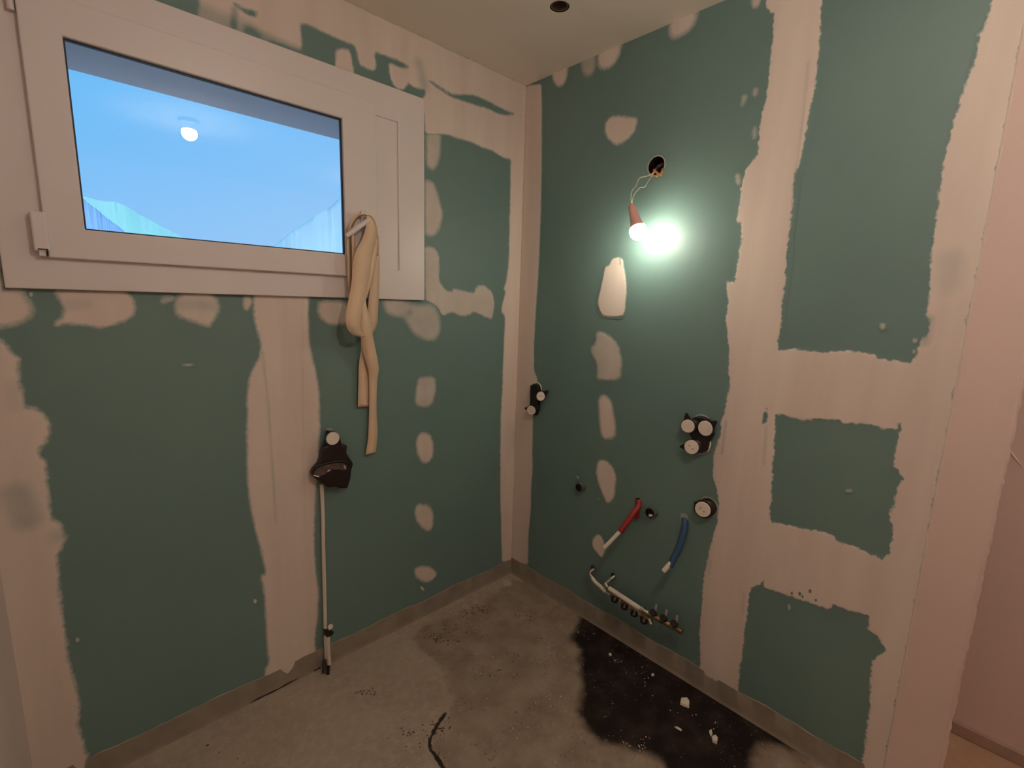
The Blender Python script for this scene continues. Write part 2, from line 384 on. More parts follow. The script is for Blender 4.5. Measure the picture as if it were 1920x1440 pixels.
# squared end strip of the partition with its corner bead
bm = bmesh.new(); add_box(bm, (-0.003, YB, 0), (0.072, YE, H)); make('end_strip', bm, 'pink', wall_right, bevel=0.002, label='pinkish filled end of the partition')
bm = bmesh.new(); zz = np.linspace(0.0, H, 160)
vv = []
for z in zz:
    a = 0.0035+0.0025*RNG.random()*(1.6 if 0.05 < z < 1.4 else 0.4)
    vv.append([bm.verts.new((-0.0025, YB+0.006, z)), bm.verts.new((-0.003-a*0.6, YB-a*0.2, z)), bm.verts.new((0.004, YB-a, z))])
for a, b in zip(vv, vv[1:]):
    for k in range(2): bm.faces.new((a[k], a[k+1], b[k+1], b[k]))
make('corner_bead', bm, 'pink', wall_right)
bm = bmesh.new(); vv = []
for z in zz:
    a = 0.0012+0.0018*RNG.random()
    vv.append([bm.verts.new((-0.0005, YE+0.003, z)), bm.verts.new((-0.003-a, YE-0.001, z)), bm.verts.new((-0.003, YE-0.004, z))])
for a, b in zip(vv, vv[1:]):
    for k in range(2): bm.faces.new((a[k], a[k+1], b[k+1], b[k]))
make('corner_bead', bm, 'plaster', wall_right)

boxobj('wall_side', (XL-0.12, YBACK, -0.1), (XL, 0.0, H+0.1), 'plaster', kind='structure', label='plastered side wall at the far left edge')
boxobj('wall_back', (XL-0.12, YBACK-0.1, -0.1), (XC+0.12, YBACK, H+0.1), 'pink', kind='structure', label='plastered wall behind the viewer')
wc = boxobj('wall_corridor', (XC, YBACK, -0.1), (XC+0.12, 0.0, H+0.1), 'pink', kind='structure', label='pinkish plaster wall beyond the end of the partition')
# ceiling with a round spotlight hole
SPOT = (-0.352, -0.514); SR = 0.034
bm = slab_with_holes(rect(XL-0.1, XC+0.1, YBACK-0.1, 0.013), [circ(SPOT, SR, 40)], lambda u, v, d: (u, v, H+d), 0.02)
make('ceiling', bm, 'ceil', kind='structure', label='plastered ceiling with a round light cut-out')
boxobj('ceiling_backing', (XL-0.3, YBACK-0.3, H+0.13), (XC+0.3, 0.26, H+0.2), 'masonry', kind='structure')

# floor: one gridded slab with stains stored as distances
def floor():
    cell = 0.012; xs = np.arange(XL-0.05, XC+0.08, cell); ys = np.arange(YBACK, 0.03, cell)
    U, V = np.meshgrid(xs, ys, indexing='ij'); P = np.stack([U.ravel(), V.ravel()], 1); nu, nv = U.shape
    fp = lambda pts, n=1: chaikin([F(*p)[[0, 1]] for p in pts], n)
    wet = fp([(1093, 1150), (1070, 1195), (1087, 1215), (1087, 1259), (1093, 1294), (1085, 1326), (1090, 1352), (1117, 1384), (1146, 1396), (1204, 1407), (1242, 1425), (1250, 1460), (1330, 1520), (1430, 1490), (1408, 1440), (1420, 1401), (1452, 1393), (1506, 1412), (1600, 1440), (1400, 1290), (1201, 1180)])
    dirt = fp([(960, 1085), (900, 1130), (800, 1170), (770, 1190), (790, 1220), (830, 1260), (850, 1310), (838, 1335), (812, 1370), (803, 1400), (832, 1440), (860, 1520), (1500, 1600), (1600, 1440), (1000, 1085)])
    crack = fp([(836, 1330), (815, 1358), (802, 1385), (802, 1402), (818, 1425), (828, 1442), (838, 1460), (846, 1460), (836, 1438), (824, 1418), (808, 1398), (810, 1382), (822, 1362), (840, 1336)])
    z = 0.0015*np.sin(P[:, 0]*9)*np.sin(P[:, 1]*7)-0.0015
    me = bpy.data.meshes.new('floor'); a = (np.arange(nu-1)[:, None]*nv+np.arange(nv-1)[None]).ravel()
    me.from_pydata(np.column_stack([P, z]).tolist(), [], np.stack([a, a+nv, a+nv+1, a+1], 1).tolist())
    corr = np.where((P[:, 0] > 0.03) | ((P[:, 1] < -1.9) & (P[:, 0] > -0.3)), 0.05, -0.05)
    for n_, v in (('wet', sdf(P, wet)), ('dirt', sdf(P, dirt)), ('crack', sdf(P, crack)), ('corr', corr)):
        at = me.attributes.new(n_, 'FLOAT', 'POINT'); at.data.foreach_set('value', v.astype(np.float32))
    for p in me.polygons: p.use_smooth = True
    me.materials.append(M['floor']); o = bpy.data.objects.new('floor', me); COL.objects.link(o); o['kind'] = 'structure'; o['label'] = 'bare dusty concrete floor with a dark damp stain'
    return o
floor_o = floor()
boxobj('floor_backing', (XL-0.3, YBACK-0.3, -0.2), (XC+0.3, 0.25, -0.08), 'masonry', kind='structure')

# waterproofing membrane turned up at the foot of the walls
def skirting(name, a, b, d, h, mat, lab, n=90):
    a = Vector(a); b = Vector(b); d = Vector(d); bm = bmesh.new(); rows = []
    for i in range(n+1):
        p = a.lerp(b, i/n); hh = h+0.004*(RNG.random()-0.5)+0.003*math.sin(i*0.37); k = 0.0022+0.001*math.sin(i*0.9)
        rows.append([bm.verts.new(p+Vector((0, 0, hh))), bm.verts.new(p+d*k+Vector((0, 0, hh-0.002))), bm.verts.new(p+d*(k+0.001)+Vector((0, 0, 0.014))), bm.verts.new(p+d*0.006+Vector((0, 0, 0.004))), bm.verts.new(p+d*0.010+Vector((0, 0, -0.004)))])
    for u, v in zip(rows, rows[1:]):
        for k in range(4): bm.faces.new((u[k], v[k], v[k+1], u[k+1]))
    return make(name, bm, mat, kind='structure', label=lab, smooth=True)
skirting('baseboard_left', (XL, 0, 0), (0, 0, 0), (0, -1, 0), 0.080, 'membrane', 'brown waterproofing membrane strip at the foot of the window wall')
skirting('baseboard_right', (0, 0, 0), (0, YE, 0), (-1, 0, 0), 0.088, 'membrane', 'brown waterproofing membrane strip at the foot of the long wall')
bb = boxobj('baseboard_corridor', (XC-0.012, YBACK, 0), (XC, -0.2, 0.045), 'membrane2', kind='structure', bevel=0.003, label='low pinkish skirting of the wall beyond the partition')
# dark gaps under the membrane
for pts in (([(587, 1258), (601, 1251)]), ([(620, 1239), (633, 1233)]), ([(470, 1317), (560, 1271)])):
    p = [Vector(F(*q))+Vector((0, -0.004, 0.002)) for q in pts]
    bm = bmesh.new(); add_tube(bm, [p[0].lerp(p[1], t)+Vector((0, 0, 0.001*math.sin(t*9))) for t in np.linspace(0, 1, 8)], [0.0008, 0.0025, 0.002, 0.003, 0.0015, 0.003, 0.002, 0.0006], 6)
    make('floor_gap', bm, 'dark', floor_o)

# ------------------------------------------------------------------ joint compound on the window wall
WL, WR_ = wall_left, wall_right
top_out = [(XL, H), (0, H), (0, 0.07)]
f = WALLS['L']['f']
tb = [tuple(f(*p)) for p in [(941, 1053), (940, 1000), (938, 920), (938, 850), (939, 780), (942, 720), (944, 660), (947, 602), (946, 592), (939, 583), (942, 570), (948, 548), (944, 541), (949, 528), (953, 500), (955, 450), (956, 400), (957, 350), (958, 298), (945, 297), (925, 283), (900, 275), (885, 266), (860, 260), (838, 252), (815, 252), (798, 251)]]
tb = [(u, v) for u, v in tb]+[(FX1+0.004, FZ1+0.0), (FX0-0.004, FZ1), (FX0-0.004, 1.45), (XL, 1.45)]
holesL = [[(272, -8), (374, -10), (374, 22), (368, 32), (340, 22), (300, 8)],
          [(562, 42), (580, 46), (600, 58), (640, 75), (664, 84), (669, 95), (672, 112), (676, 122), (690, 130), (703, 133), (706, 122), (700, 98), (715, 101), (740, 110), (763, 122), (767, 126), (756, 129), (742, 124), (730, 119), (729, 132), (735, 155), (744, 166), (752, 169), (762, 163), (764, 154), (773, 162), (786, 167), (797, 167), (798, 175), (792, 188), (740, 172), (700, 158), (664, 146), (662, 125), (656, 95), (648, 93), (632, 92), (629, 105), (627, 132), (590, 121), (558, 106), (520, 92), (490, 78), (500, 75), (530, 82), (560, 96), (566, 90)],
          [(802, 150), (810, 153), (825, 163), (845, 176), (870, 178), (885, 177), (910, 187), (945, 206), (966, 214), (950, 216), (935, 214), (910, 202), (890, 197), (868, 190), (848, 183), (830, 172), (812, 160)],
          [(434, 5), (446, 8), (460, 17), (474, 19), (484, 24), (480, 32), (470, 32), (458, 24), (445, 14)]]
W0 = WALLS['L']['f']
def patch_mixed(wall, wpoly, parent, holes, **k):
    # outline given in wall metres, openings measured
    W = WALLS[wall]; f0 = W['f']
    W['f'] = lambda x, y: np.array((x, y)) if x < 50 and abs(y) < 50 and x < 20 else f0(x, y)
    try: return patch(wall, [wpoly], parent, holes=holes, **k)
    finally: W['f'] = f0
patch_mixed('L', top_out+tb, WL, [[(p[0], p[1]) for p in h] for h in holesL], smooth=1, feather=0.005, rough=0.009,
            marks=[([(385, 30), (470, 62)], 0.012, 0.03, 0.45), ([(470, 62), (560, 100)], 0.008, 0.02, 0.6), ([(440, 20), (438, 50)], 0.003, 0.012, 0.5),
                   ([(955, 800), (957, 850)], 0.01, 0.05, 0.12), ([(785, 120), (795, 160)], 0.004, 0.03, 0.35)])
patch('L', [[(475, 548), (477, 600), (484, 625), (490, 650), (487, 670), (478, 685), (467, 712), (464, 740), (463, 790), (463, 850), (465, 899), (469, 949), (484, 1012), (497, 1061), (499, 1076), (487, 1080), (494, 1099), (497, 1132), (500, 1185), (502, 1222), (505, 1243), (496, 1256), (500, 1290), (560, 1262), (596, 1232), (589, 1211), (595, 1150), (597, 1110), (592, 1080), (590, 1057), (588, 1012), (590, 960), (592, 911), (597, 850), (600, 800), (598, 770), (598, 737), (592, 700), (586, 676), (583, 662), (579, 640), (578, 600), (577, 548)]], WL,
      marks=[([(492, 660), (503, 760), (512, 900), (517, 980)], 0.001, 0.006, 0.28), ([(566, 560), (568, 800), (572, 1000)], 0.0005, 0.004, 0.12)])
patch('L', [[(-200, 637), (0, 637), (12, 650), (22, 662), (34, 672), (35, 690), (36, 720), (44, 745), (48, 763), (65, 765), (80, 775), (92, 795), (92, 810), (84, 830), (72, 843), (75, 855), (84, 862), (88, 880), (88, 905), (92, 940), (98, 971), (112, 984), (125, 1009), (114, 1028), (106, 1040), (109, 1087), (114, 1125), (118, 1162), (124, 1200), (129, 1237), (139, 1275), (144, 1297), (150, 1331), (146, 1357), (154, 1380), (156, 1402), (165, 1416), (150, 1500), (-200, 1500)]], WL, rough=0.014, smooth=0,
      marks=[([(30, 925), (50, 975)], 0.012, 0.03, 0.42), ([(112, 1005)], 0.005, 0.03, 0.3), ([(25, 720), (30, 760)], 0.004, 0.02, 0.12)])
patch('L', [[(-60, 541), (0, 543), (40, 545), (52, 560), (60, 578), (58, 590), (46, 601), (30, 608), (12, 612), (-60, 612)]], WL, feather=0.01)
patch('L', [[(103, 545), (110, 560), (122, 580), (118, 594), (106, 602), (104, 612), (116, 607), (128, 607), (150, 609), (185, 614), (200, 612), (225, 604), (245, 598), (254, 580), (248, 560), (236, 547)]], WL, feather=0.006, marks=[([(130, 572), (160, 570)], 0.004, 0.02, 0.2)])
patch('L', [[(340, 550), (330, 562), (327, 578), (333, 592), (355, 600), (375, 606), (391, 614), (400, 600), (411, 580), (408, 565), (395, 550)]], WL, feather=0.008, density=0.88, marks=[([(340, 572), (400, 574)], 0.004, 0.02, 0.2)])
patch('L', [[(303, 556), (300, 570), (318, 568), (332, 560), (325, 553)]], WL, density=0.55, feather=0.006)
patch('L', [[(458, 556), (457, 572), (462, 584), (470, 575), (472, 556)]], WL, density=0.85)
patch('L', [[(600, 566), (596, 580), (600, 596), (612, 605), (628, 608), (652, 606), (656, 585), (652, 568), (625, 564)]], WL, lift=0.0008, feather=0.009, density=0.95)
patch('L', [[(718, 562), (722, 582), (738, 592), (755, 593), (762, 602), (768, 615), (780, 628), (800, 638), (818, 636), (825, 615), (822, 590), (812, 571), (790, 573), (775, 572), (750, 562)]], WL, lift=0.0008, feather=0.012, density=0.62, marks=[([(762, 590), (768, 585)], 0.002, 0.02, 0.2)])
patch('L', [[(800, 252), (826, 250), (825, 285), (820, 308), (812, 318), (803, 314), (799, 300)]], WL, feather=0.010, density=0.75)
patch('L', [[(796, 338), (812, 342), (822, 370), (829, 402), (822, 432), (812, 443), (797, 440)]], WL, feather=0.010, density=0.8)
patch('L', [[(796, 462), (815, 464), (823, 480), (823, 530), (836, 546), (848, 548), (850, 541), (870, 546), (890, 550), (892, 537), (905, 534), (922, 547), (927, 570), (922, 599), (905, 592), (888, 583), (878, 592), (862, 592), (848, 584), (828, 592), (822, 577), (808, 567), (798, 563)]], WL, feather=0.006, density=0.78)
for P, dn_ in (([(784, 709), (815, 706), (817, 730), (811, 755), (800, 763), (782, 760), (779, 750)], .7), ([(788, 812), (803, 813), (812, 830), (811, 855), (803, 867), (793, 868), (783, 850), (781, 826)], .95),
               ([(784, 945), (804, 948), (812, 965), (810, 990), (803, 996), (792, 990), (780, 975), (777, 955)], .85), ([(785, 1062), (803, 1062), (816, 1071), (818, 1080), (806, 1090), (792, 1091), (779, 1080), (777, 1068)], .9)):
    patch('L', [P], WL, feather=0.008, density=dn_)
patch('L', [[(786, 1100), (790, 1099), (796, 1105), (793, 1108)]], WL, feather=0.002, rough=0.002, cell=0.003)
patch('L', [[(338, 684), (352, 682), (366, 683), (354, 687)]], WL, feather=0.003, rough=0.002, cell=0.003, density=0.6)
for q in ((145, 1199), (478, 1127), (58, 552)):
    patch('L', [[(q[0]-3, q[1]-3), (q[0]+3, q[1]-4), (q[0]+3, q[1]+4), (q[0]-2, q[1]+4)]], WL, feather=0.002, rough=0.003, cell=0.003, density=0.8)

# ------------------------------------------------------------------ joint compound on the long wall
fR = WALLS['R']['f']
edge = [tuple(fR(*p)) for p in [(1015, 158), (1016, 200), (1016, 300), (1014, 400), (1012, 450), (1010, 500), (1006, 560), (1003, 610), (1001, 650), (1001, 695), (1008, 710), (1006, 722), (1000, 740), (999, 800), (998, 850), (999, 880), (996, 910), (995, 960), (991, 1000), (990, 1058)]]
patch_mixed('R', [(0, H)]+edge+[(0, 0.06)], WR_, [], smooth=1, feather=0.004, rough=0.006)
def PR(P, **k): patch('R', [P], WR_, **k)
PR([(1034, 130), (1037, 146), (1043, 160), (1053, 162), (1062, 150), (1065, 128), (1060, 110)], feather=0.008)
PR([(1089, 112), (1091, 122), (1094, 138), (1104, 144), (1115, 132), (1117, 107), (1112, 95)], feather=0.012, density=0.65)
PR([(1121, 100), (1122, 122), (1129, 130), (1148, 126), (1161, 104), (1166, 83), (1150, 70)], feather=0.010, density=0.95)
PR([(1256, 40), (1257, 67), (1266, 72), (1291, 59), (1303, 42), (1308, 22), (1290, 15)], feather=0.012, density=0.9)
PR([(1410, -10), (1410, 8), (1414, 16), (1422, 13), (1430, -10)], feather=0.006, density=0.8)
PR([(1147, 219), (1160, 217), (1196, 223), (1190, 247), (1176, 262), (1160, 272), (1147, 266), (1135, 253), (1134, 237), (1139, 226)], feather=0.007, density=0.97)
PR([(1393, 178), (1401, 180), (1398, 193), (1390, 202), (1389, 190)], feather=0.006, density=0.6, cell=0.004)
PR([(1413, 166), (1421, 167), (1419, 181), (1412, 179)], feather=0.006, density=0.6, cell=0.004)
PR([(1412, 240), (1420, 238), (1418, 258), (1411, 260)], feather=0.006, density=0.6, cell=0.004)
PR([(1380, 326), (1387, 328), (1389, 344), (1382, 346)], feather=0.005, density=0.7, cell=0.004)
PR([(1148, 486), (1157, 483), (1167, 484), (1170, 500), (1174, 526), (1175, 545), (1173, 565), (1171, 590), (1159, 594), (1145, 594), (1130, 592), (1123, 578), (1121, 565), (1124, 553), (1128, 535), (1131, 521), (1135, 500), (1143, 499)], feather=0.003, rough=0.006, cell=0.004, th=0.002, marks=[([(1163, 484), (1164, 496)], 0.001, 0.003, 0.9)])
PR([(1118, 624), (1130, 622), (1143, 631), (1159, 647), (1166, 677), (1163, 710), (1142, 713), (1120, 711), (1120, 679), (1110, 667), (1108, 652), (1118, 644)], feather=0.008, density=0.72)
PR([(1122, 746), (1134, 740), (1146, 752), (1151, 780), (1154, 800), (1153, 820), (1135, 824), (1127, 815), (1124, 780)], feather=0.009)
PR([(1122, 862), (1137, 864), (1149, 875), (1155, 894), (1152, 929), (1145, 941), (1137, 942), (1124, 911), (1118, 882)], feather=0.006)
PR([(1121, 1001), (1128, 1006), (1134, 1021), (1135, 1031), (1129, 1046), (1111, 1026), (1110, 1013)], feather=0.005)

lb = [tuple(fR(*p)) for p in [(1436, -6), (1439, 15), (1453, 25), (1450, 60), (1446, 100), (1441, 150), (1435, 190), (1428, 220), (1423, 240), (1423, 270), (1420, 290), (1404, 312), (1397, 322), (1391, 345), (1388, 372), (1382, 400), (1382, 418), (1391, 414), (1390, 450), (1383, 496), (1378, 530), (1363, 526), (1363, 542), (1367, 565), (1363, 597), (1364, 633), (1368, 656), (1367, 691), (1368, 725), (1362, 757), (1355, 785), (1351, 810), (1346, 831), (1340, 852), (1337, 880), (1338, 900), (1344, 916), (1347, 944), (1346, 976), (1338, 1001), (1332, 1029), (1325, 1057), (1319, 1085), (1316, 1130), (1312, 1185), (1313, 1240)]]
lb = [(lb[0][0], H)]+lb+[(lb[-1][0], 0.07), (YE, 0.07), (YE, H)]
g1 = [(1543, -30), (1541, 0), (1540, 33), (1533, 117), (1527, 168), (1517, 222), (1503, 298), (1492, 325), (1484, 390), (1478, 450), (1475, 500), (1470, 540), (1465, 580), (1462, 620), (1459, 645), (1460, 657), (1476, 657), (1493, 654), (1511, 658), (1565, 661), (1589, 658), (1615, 661), (1640, 666), (1648, 673), (1678, 676), (1705, 684), (1713, 676), (1720, 648), (1728, 637), (1742, 625), (1743, 600), (1736, 588), (1742, 560), (1742, 520), (1748, 470), (1756, 420), (1760, 379), (1771, 298), (1785, 244), (1801, 184), (1817, 135), (1831, 95), (1834, 70), (1830, 62), (1840, 58), (1847, 46), (1861, 0), (1870, -30)]
g2 = [(1453, 779), (1469, 778), (1490, 784), (1508, 788), (1535, 785), (1555, 786), (1574, 788), (1583, 794), (1610, 793), (1634, 796), (1651, 804), (1681, 804), (1684, 794), (1692, 788), (1689, 806), (1680, 833), (1678, 857), (1675, 872), (1687, 887), (1693, 897), (1683, 916), (1680, 946), (1669, 964), (1674, 988), (1668, 1030), (1666, 1038), (1653, 1047), (1630, 1037), (1612, 1029), (1580, 1018), (1559, 1003), (1541, 997), (1510, 992), (1484, 987), (1460, 982), (1448, 979), (1444, 970), (1447, 913), (1450, 869), (1453, 809)]
g2b = [(1437, 766), (1441, 780), (1440, 791), (1431, 795), (1430, 784)]
g3 = [(1408, 1101), (1422, 1096), (1434, 1087), (1434, 1101), (1462, 1110), (1487, 1119), (1519, 1130), (1540, 1138), (1559, 1143), (1562, 1133), (1591, 1143), (1610, 1148), (1631, 1154), (1627, 1182), (1644, 1191), (1662, 1218), (1647, 1229), (1636, 1238), (1633, 1276), (1630, 1322), (1625, 1369), (1619, 1426), (1612, 1470), (1560, 1440), (1384, 1310), (1384, 1282), (1391, 1229), (1400, 1151)]
patch_mixed('R', lb, WR_, [g1, g2, g2b, g3], smooth=0, feather=0.0025, rough=0.017, cell=0.005,
            marks=[([(1516, 117), (1506, 220), (1492, 325)], 0.0005, 0.005, 0.25), ([(1437, 800), (1432, 870)], 0.001, 0.006, 0.25), ([(1780, 490), (1776, 530)], 0.008, 0.035, 0.22), ([(1362, 790), (1354, 850)], 0.001, 0.006, 0.3),
                   ([(1395, 1110), (1393, 1150)], 0.001, 0.006, 0.2), ([(1333, 1050), (1330, 1075)], 0.001, 0.005, 0.2), ([(1740, 600), (1733, 640)], 0.004, 0.016, 0.35)])
for q in ((1519, 1108), (1500, 1113), (1505, 1118), (1530, 1125), (1485, 1112)):
    patch('R', [[(q[0]-2, q[1]-3), (q[0]+2, q[1]-3), (q[0]+2, q[1]+3), (q[0]-2, q[1]+3)]], WR_, feather=0.002, rough=0.002, cell=0.003, density=0.0, th=0.0019)
for q in ((1592, 920, 6, 2), (1716, 639, 4, 4), (1714, 660, 3, 4), (1480, 1138, 2, 5), (1655, 612, 5, 6), (1083, 895, 2, 2), (1122, 935, 2, 1)):
    a, b, c, d_ = q
    patch('R', [[(a-c, b-d_), (a+c, b-d_*.8), (a+c*.9, b+d_), (a-c*.8, b+d_)]], WR_, feather=0.003, rough=0.003, cell=0.003, density=0.6, th=0.002)

# crease on the corridor wall
p = [Vector(on(*q, 0, XC))+Vector((-0.001, 0, 0)) for q in ((1878, 830), (1890, 842), (1902, 857), (1917, 876))]
bm = bmesh.new(); add_tube(bm, p, [0.001, 0.003, 0.003, 0.001], 6); make('wall_crease', bm, 'pink', wc, smooth=True)

# small cracks along the ceiling joint
for a, b in (((730, 45), (752, 56)), ((780, 66), (788, 71)), ((808, 77), (816, 81)), ((870, 106), (880, 110))):
    p = [Vector(F(a[0]+(b[0]-a[0])*t, a[1]+(b[1]-a[1])*t, H-0.0004)) for t in (0, .3, .6, 1)]
    p[1].y += .003; p[2].y -= .002
    bm = bmesh.new(); add_tube(bm, p, [0.0003, 0.0012, 0.0015, 0.0003], 6); make('plaster_crack', bm, 'membrane2', bpy.data.objects['ceiling'])

# ------------------------------------------------------------------ window
win = thing('window_1', 'white plastic tilt window with a wide right jamb and grey gasket', None, (FX0, 0, FZ0), kind='structure')
FD, SD_ = 0.020, 0.038                       # how far frame and sash stand into the room
SX0, SX1, SZ0, SZ1 = -1.718, -0.800, 1.566, 2.190
GX0, GX1, GZ0, GZ1 = -1.641, -0.927, 1.643, 2.104
NX1 = -0.698                                  # right edge of the recessed strip
bm = slab_with_holes(rect(FX0, FX1, FZ0, FZ1), [rect(SX0+.012, SX1-.012, SZ0+.012, SZ1-.012), rect(SX1+.010, NX1, 1.602, 2.155)], lambda u, v, d: (u, d-FD, v), 0.075)
make('window_frame', bm, 'pvc', win, bevel=0.0025)
boxobj('filler_panel', (SX1, -FD+0.007, 1.59), (NX1+.01, 0.03, 2.17), 'pvc', win)
bm = slab_with_holes(rect(SX0, SX1, SZ0, SZ1), [rect(GX0, GX1, GZ0, GZ1)], lambda u, v, d: (u, d-SD_, v), 0.028)
make('sash', bm, 'pvc', win, bevel=0.003)
# glazing gasket, inside the sash opening
GY = -SD_+0.015
bm = slab_with_holes(rect(GX0-.002, GX1+.002, GZ0-.002, GZ1+.002), [rect(GX0+.004, GX1-.004, GZ0+.004, GZ1-.004)], lambda u, v, d: (u, d+GY-0.003, v), 0.010)
make('gasket', bm, 'rubber', win)
boxobj('window_glass', (GX0, GY, GZ0), (GX1, GY+0.0005, GZ1), 'glass', win)
boxobj('hinge_cover', (-1.742, -0.047, 1.580), (-1.712, -0.018, 1.676), 'pvc', win, bevel=0.004)
bm = bmesh.new(); add_box(bm, (-1.735, -0.0475, 1.583), (-1.717, -0.044, 1.586)); add_box(bm, (-1.719, -0.0475, 1.569), (-1.7165, -0.036, 1.586)); make('hinge_gap', bm, 'dark', win)
boxobj('hinge_pin', (-1.734, -0.043, 1.568), (-1.720, -0.020, 1.581), 'pvc', win, bevel=0.002)
bm = bmesh.new(); add_tube(bm, [(-1.727, -0.030, 2.13), (-1.727, -0.030, 2.20)], 0.007); make('hinge_pin', bm, 'pvc', win, smooth=True)
# handle: plate, neck and lever
hp = L(689, 413, SD_+0.03); he = L(649, 443, SD_+0.042)
hb = Vector((hp[0], -SD_, hp[2]))
bm = bmesh.new(); add_box(bm, (hb.x-.014, -SD_-.008, hb.z-.035), (hb.x+.014, -SD_, hb.z+.035)); plate = make('handle', bm, 'pvc', win, bevel=0.004)
bm = bmesh.new(); add_tube(bm, [hb, hb+Vector((0, -0.03, 0)), Vector(hp)+Vector((0.002, -0.004, 0)), Vector(hp).lerp(Vector(he), .35), Vector(hp).lerp(Vector(he), .7), Vector(he)], [.008, .008, .0085, .010, .010, .0065], 14)
make('lever', bm, 'pvc', plate, smooth=True)

# deep lintel above the outer opening, its soffit seen through the top of the pane
boxobj('lintel', (OX0-.001, 0.058, 2.168), (OX1+.001, 0.3995, OZ1+.002), 'render', wall_left, label='grey soffit outside the top of the window')

# ------------------------------------------------------------------ webbing strap looped over the handle
strap = thing('strap', 'long cream webbing strap looped over the window handle and hanging down the wall', 'strap', L(690, 410, 0.05))
def spline(P, n):
    P = [Vector(p) for p in P]; P = [P[0]*2-P[1]]+P+[P[-1]*2-P[-2]]; out = []
    for i in range(1, len(P)-2):
        for k in range(n):
            t = k/n; a, b, c, d = P[i-1:i+3]
            out.append(0.5*((2*b)+(c-a)*t+(2*a-5*b+4*c-d)*t*t+(3*b-a-3*c+d)*t**3))
    return out+[P[-2]]
def ribbon(name, left, right, n=8, th=0.0014):
    a = spline(left, n); b = spline(right, n); bm = bmesh.new()
    va = [bm.verts.new(p) for p in a]; vb = [bm.verts.new(p) for p in b]
    for i in range(len(a)-1): bm.faces.new((va[i], va[i+1], vb[i+1], vb[i]))
    o = make(name, bm, 'webbing', strap, smooth=True)
    md = o.modifiers.new('thick', 'SOLIDIFY'); md.thickness = th; md.offset = 0
    return o
def LL(P): return [L(x, y, o) for x, y, o in P]
# right lobe, behind
ribbon('strap_loop', LL([(690, 403, .060), (698, 425, .060), (701, 470, .052), (695, 530, .045), (690, 580, .038), (690, 615, .030), (684, 636, .026)]),
       LL([(700, 410, .050), (709, 440, .048), (711, 470, .044), (711, 530, .036), (709, 580, .028), (706, 610, .022), (694, 634, .020)]))
# thin left side of the loop, nearly edge on
ribbon('strap_loop', LL([(683, 401, .075), (668, 404, .075), (657, 418, .072), (651, 440, .066), (651, 480, .060), (653, 530, .056), (655, 575, .05)]),
       LL([(684, 403, .040), (672, 408, .040), (663, 422, .040), (658, 445, .044), (658, 480, .046), (661, 530, .046), (668, 575, .045)]))
ribbon('strap_loop', LL([(684, 402, .078), (697, 405, .078), (705, 420, .074), (709, 445, .068), (711, 480, .06)]),
       LL([(684, 405, .050), (694, 411, .050), (700, 425, .052), (704, 446, .052), (706, 480, .052)]))
ribbon('strap_loop', LL([(659, 436, .066), (660, 465, .066), (660, 500, .064), (660, 545, .062)]), LL([(664, 440, .062), (666, 465, .060), (665, 500, .060), (668, 545, .060)]))
# broad front band sweeping down left and round the bottom
ribbon('strap_loop', LL([(687, 404, .074), (686, 425, .078), (679, 448, .080), (664, 480, .080), (659, 530, .082), (653, 565, .086), (648, 595, .092), (651, 615, .094), (662, 628, .088), (676, 632, .070)]),
       LL([(700, 407, .066), (707, 428, .070), (706, 448, .072), (698, 480, .074), (690, 530, .076), (684, 560, .080), (678, 590, .086), (676, 605, .088), (677, 620, .080), (684, 630, .066)]))
# second band which becomes the long tail
ribbon('strap_tail', LL([(703, 446, .068), (697, 480, .070), (691, 515, .071), (685, 545, .072), (679, 575, .074), (676, 610, .074), (676, 630, .066), (681, 660, .050), (690, 692, .036), (692, 715, .026), (692, 770, .018), (690, 820, .014), (685.5, 853, .013)]),
       LL([(709, 448, .062), (706, 480, .064), (701, 515, .066), (691, 548, .068), (686, 565, .072), (694, 600, .072), (699, 630, .064), (705, 660, .048), (710, 690, .034), (707, 718, .024), (706, 770, .016), (708, 810, .012), (704.5, 849, .011)]))
# short tail, behind
ribbon('strap_tail', LL([(677, 630, .045), (677, 655, .034), (673, 685, .022), (672, 720, .016), (671, 763, .014)]), LL([(690, 632, .040), (686, 660, .030), (691, 690, .020), (694, 720, .014), (694, 762, .012)]))

# ------------------------------------------------------------------ lamps
BP = R(1197, 434, 0.112)                        # centre of the bare bulb
BTOP = R(1184, 384, 0.106)
ax = (Vector(BP)-Vector(BTOP)).normalized()
lamp = thing('hanging_bulb', 'bare lit bulb in a pink lampholder hanging on two wires from the green wall', 'lamp', BTOP)
bm = bmesh.new(); bc = Vector(BP)
r0 = 0.0325; bmesh.ops.create_uvsphere(bm, u_segments=32, v_segments=20, radius=r0, matrix=Matrix.Translation(bc))
make('bulb', bm, 'bulb', lamp, smooth=True)
dl = (bc-Vector(BTOP)).length
bm = bmesh.new(); add_lathe(bm, BTOP, ax, [(0, 0), (.010, 0), (.014, .006), (.015, .020), (.0165, .030), (.0165, .034), (.021, dl-.036), (.026, dl-.024), (.027, dl-.018), (0, dl-.018)])
make('lampholder', bm, 'socket', lamp, smooth=True)
def wire(pts, r=0.0013, mat='wire', par=lamp, name='wire'):
    bm = bmesh.new(); add_tube(bm, spline(pts, 8), r, 8); return make(name, bm, mat, par, smooth=True)
wire([R(1226, 322, .0), R(1222, 330, .03), R(1214, 342, .055), R(1208, 351, .075), R(1200, 352, .09), R(1190, 363, .11), R(1186, 374, .125), Vector(BTOP)+ax*.004])
wire([R(1229, 322, .0), R(1214, 330, .04), R(1199, 334, .07), R(1193, 348, .09), R(1185, 358, .11), R(1183, 372, .125), Vector(BTOP)+ax*.004])

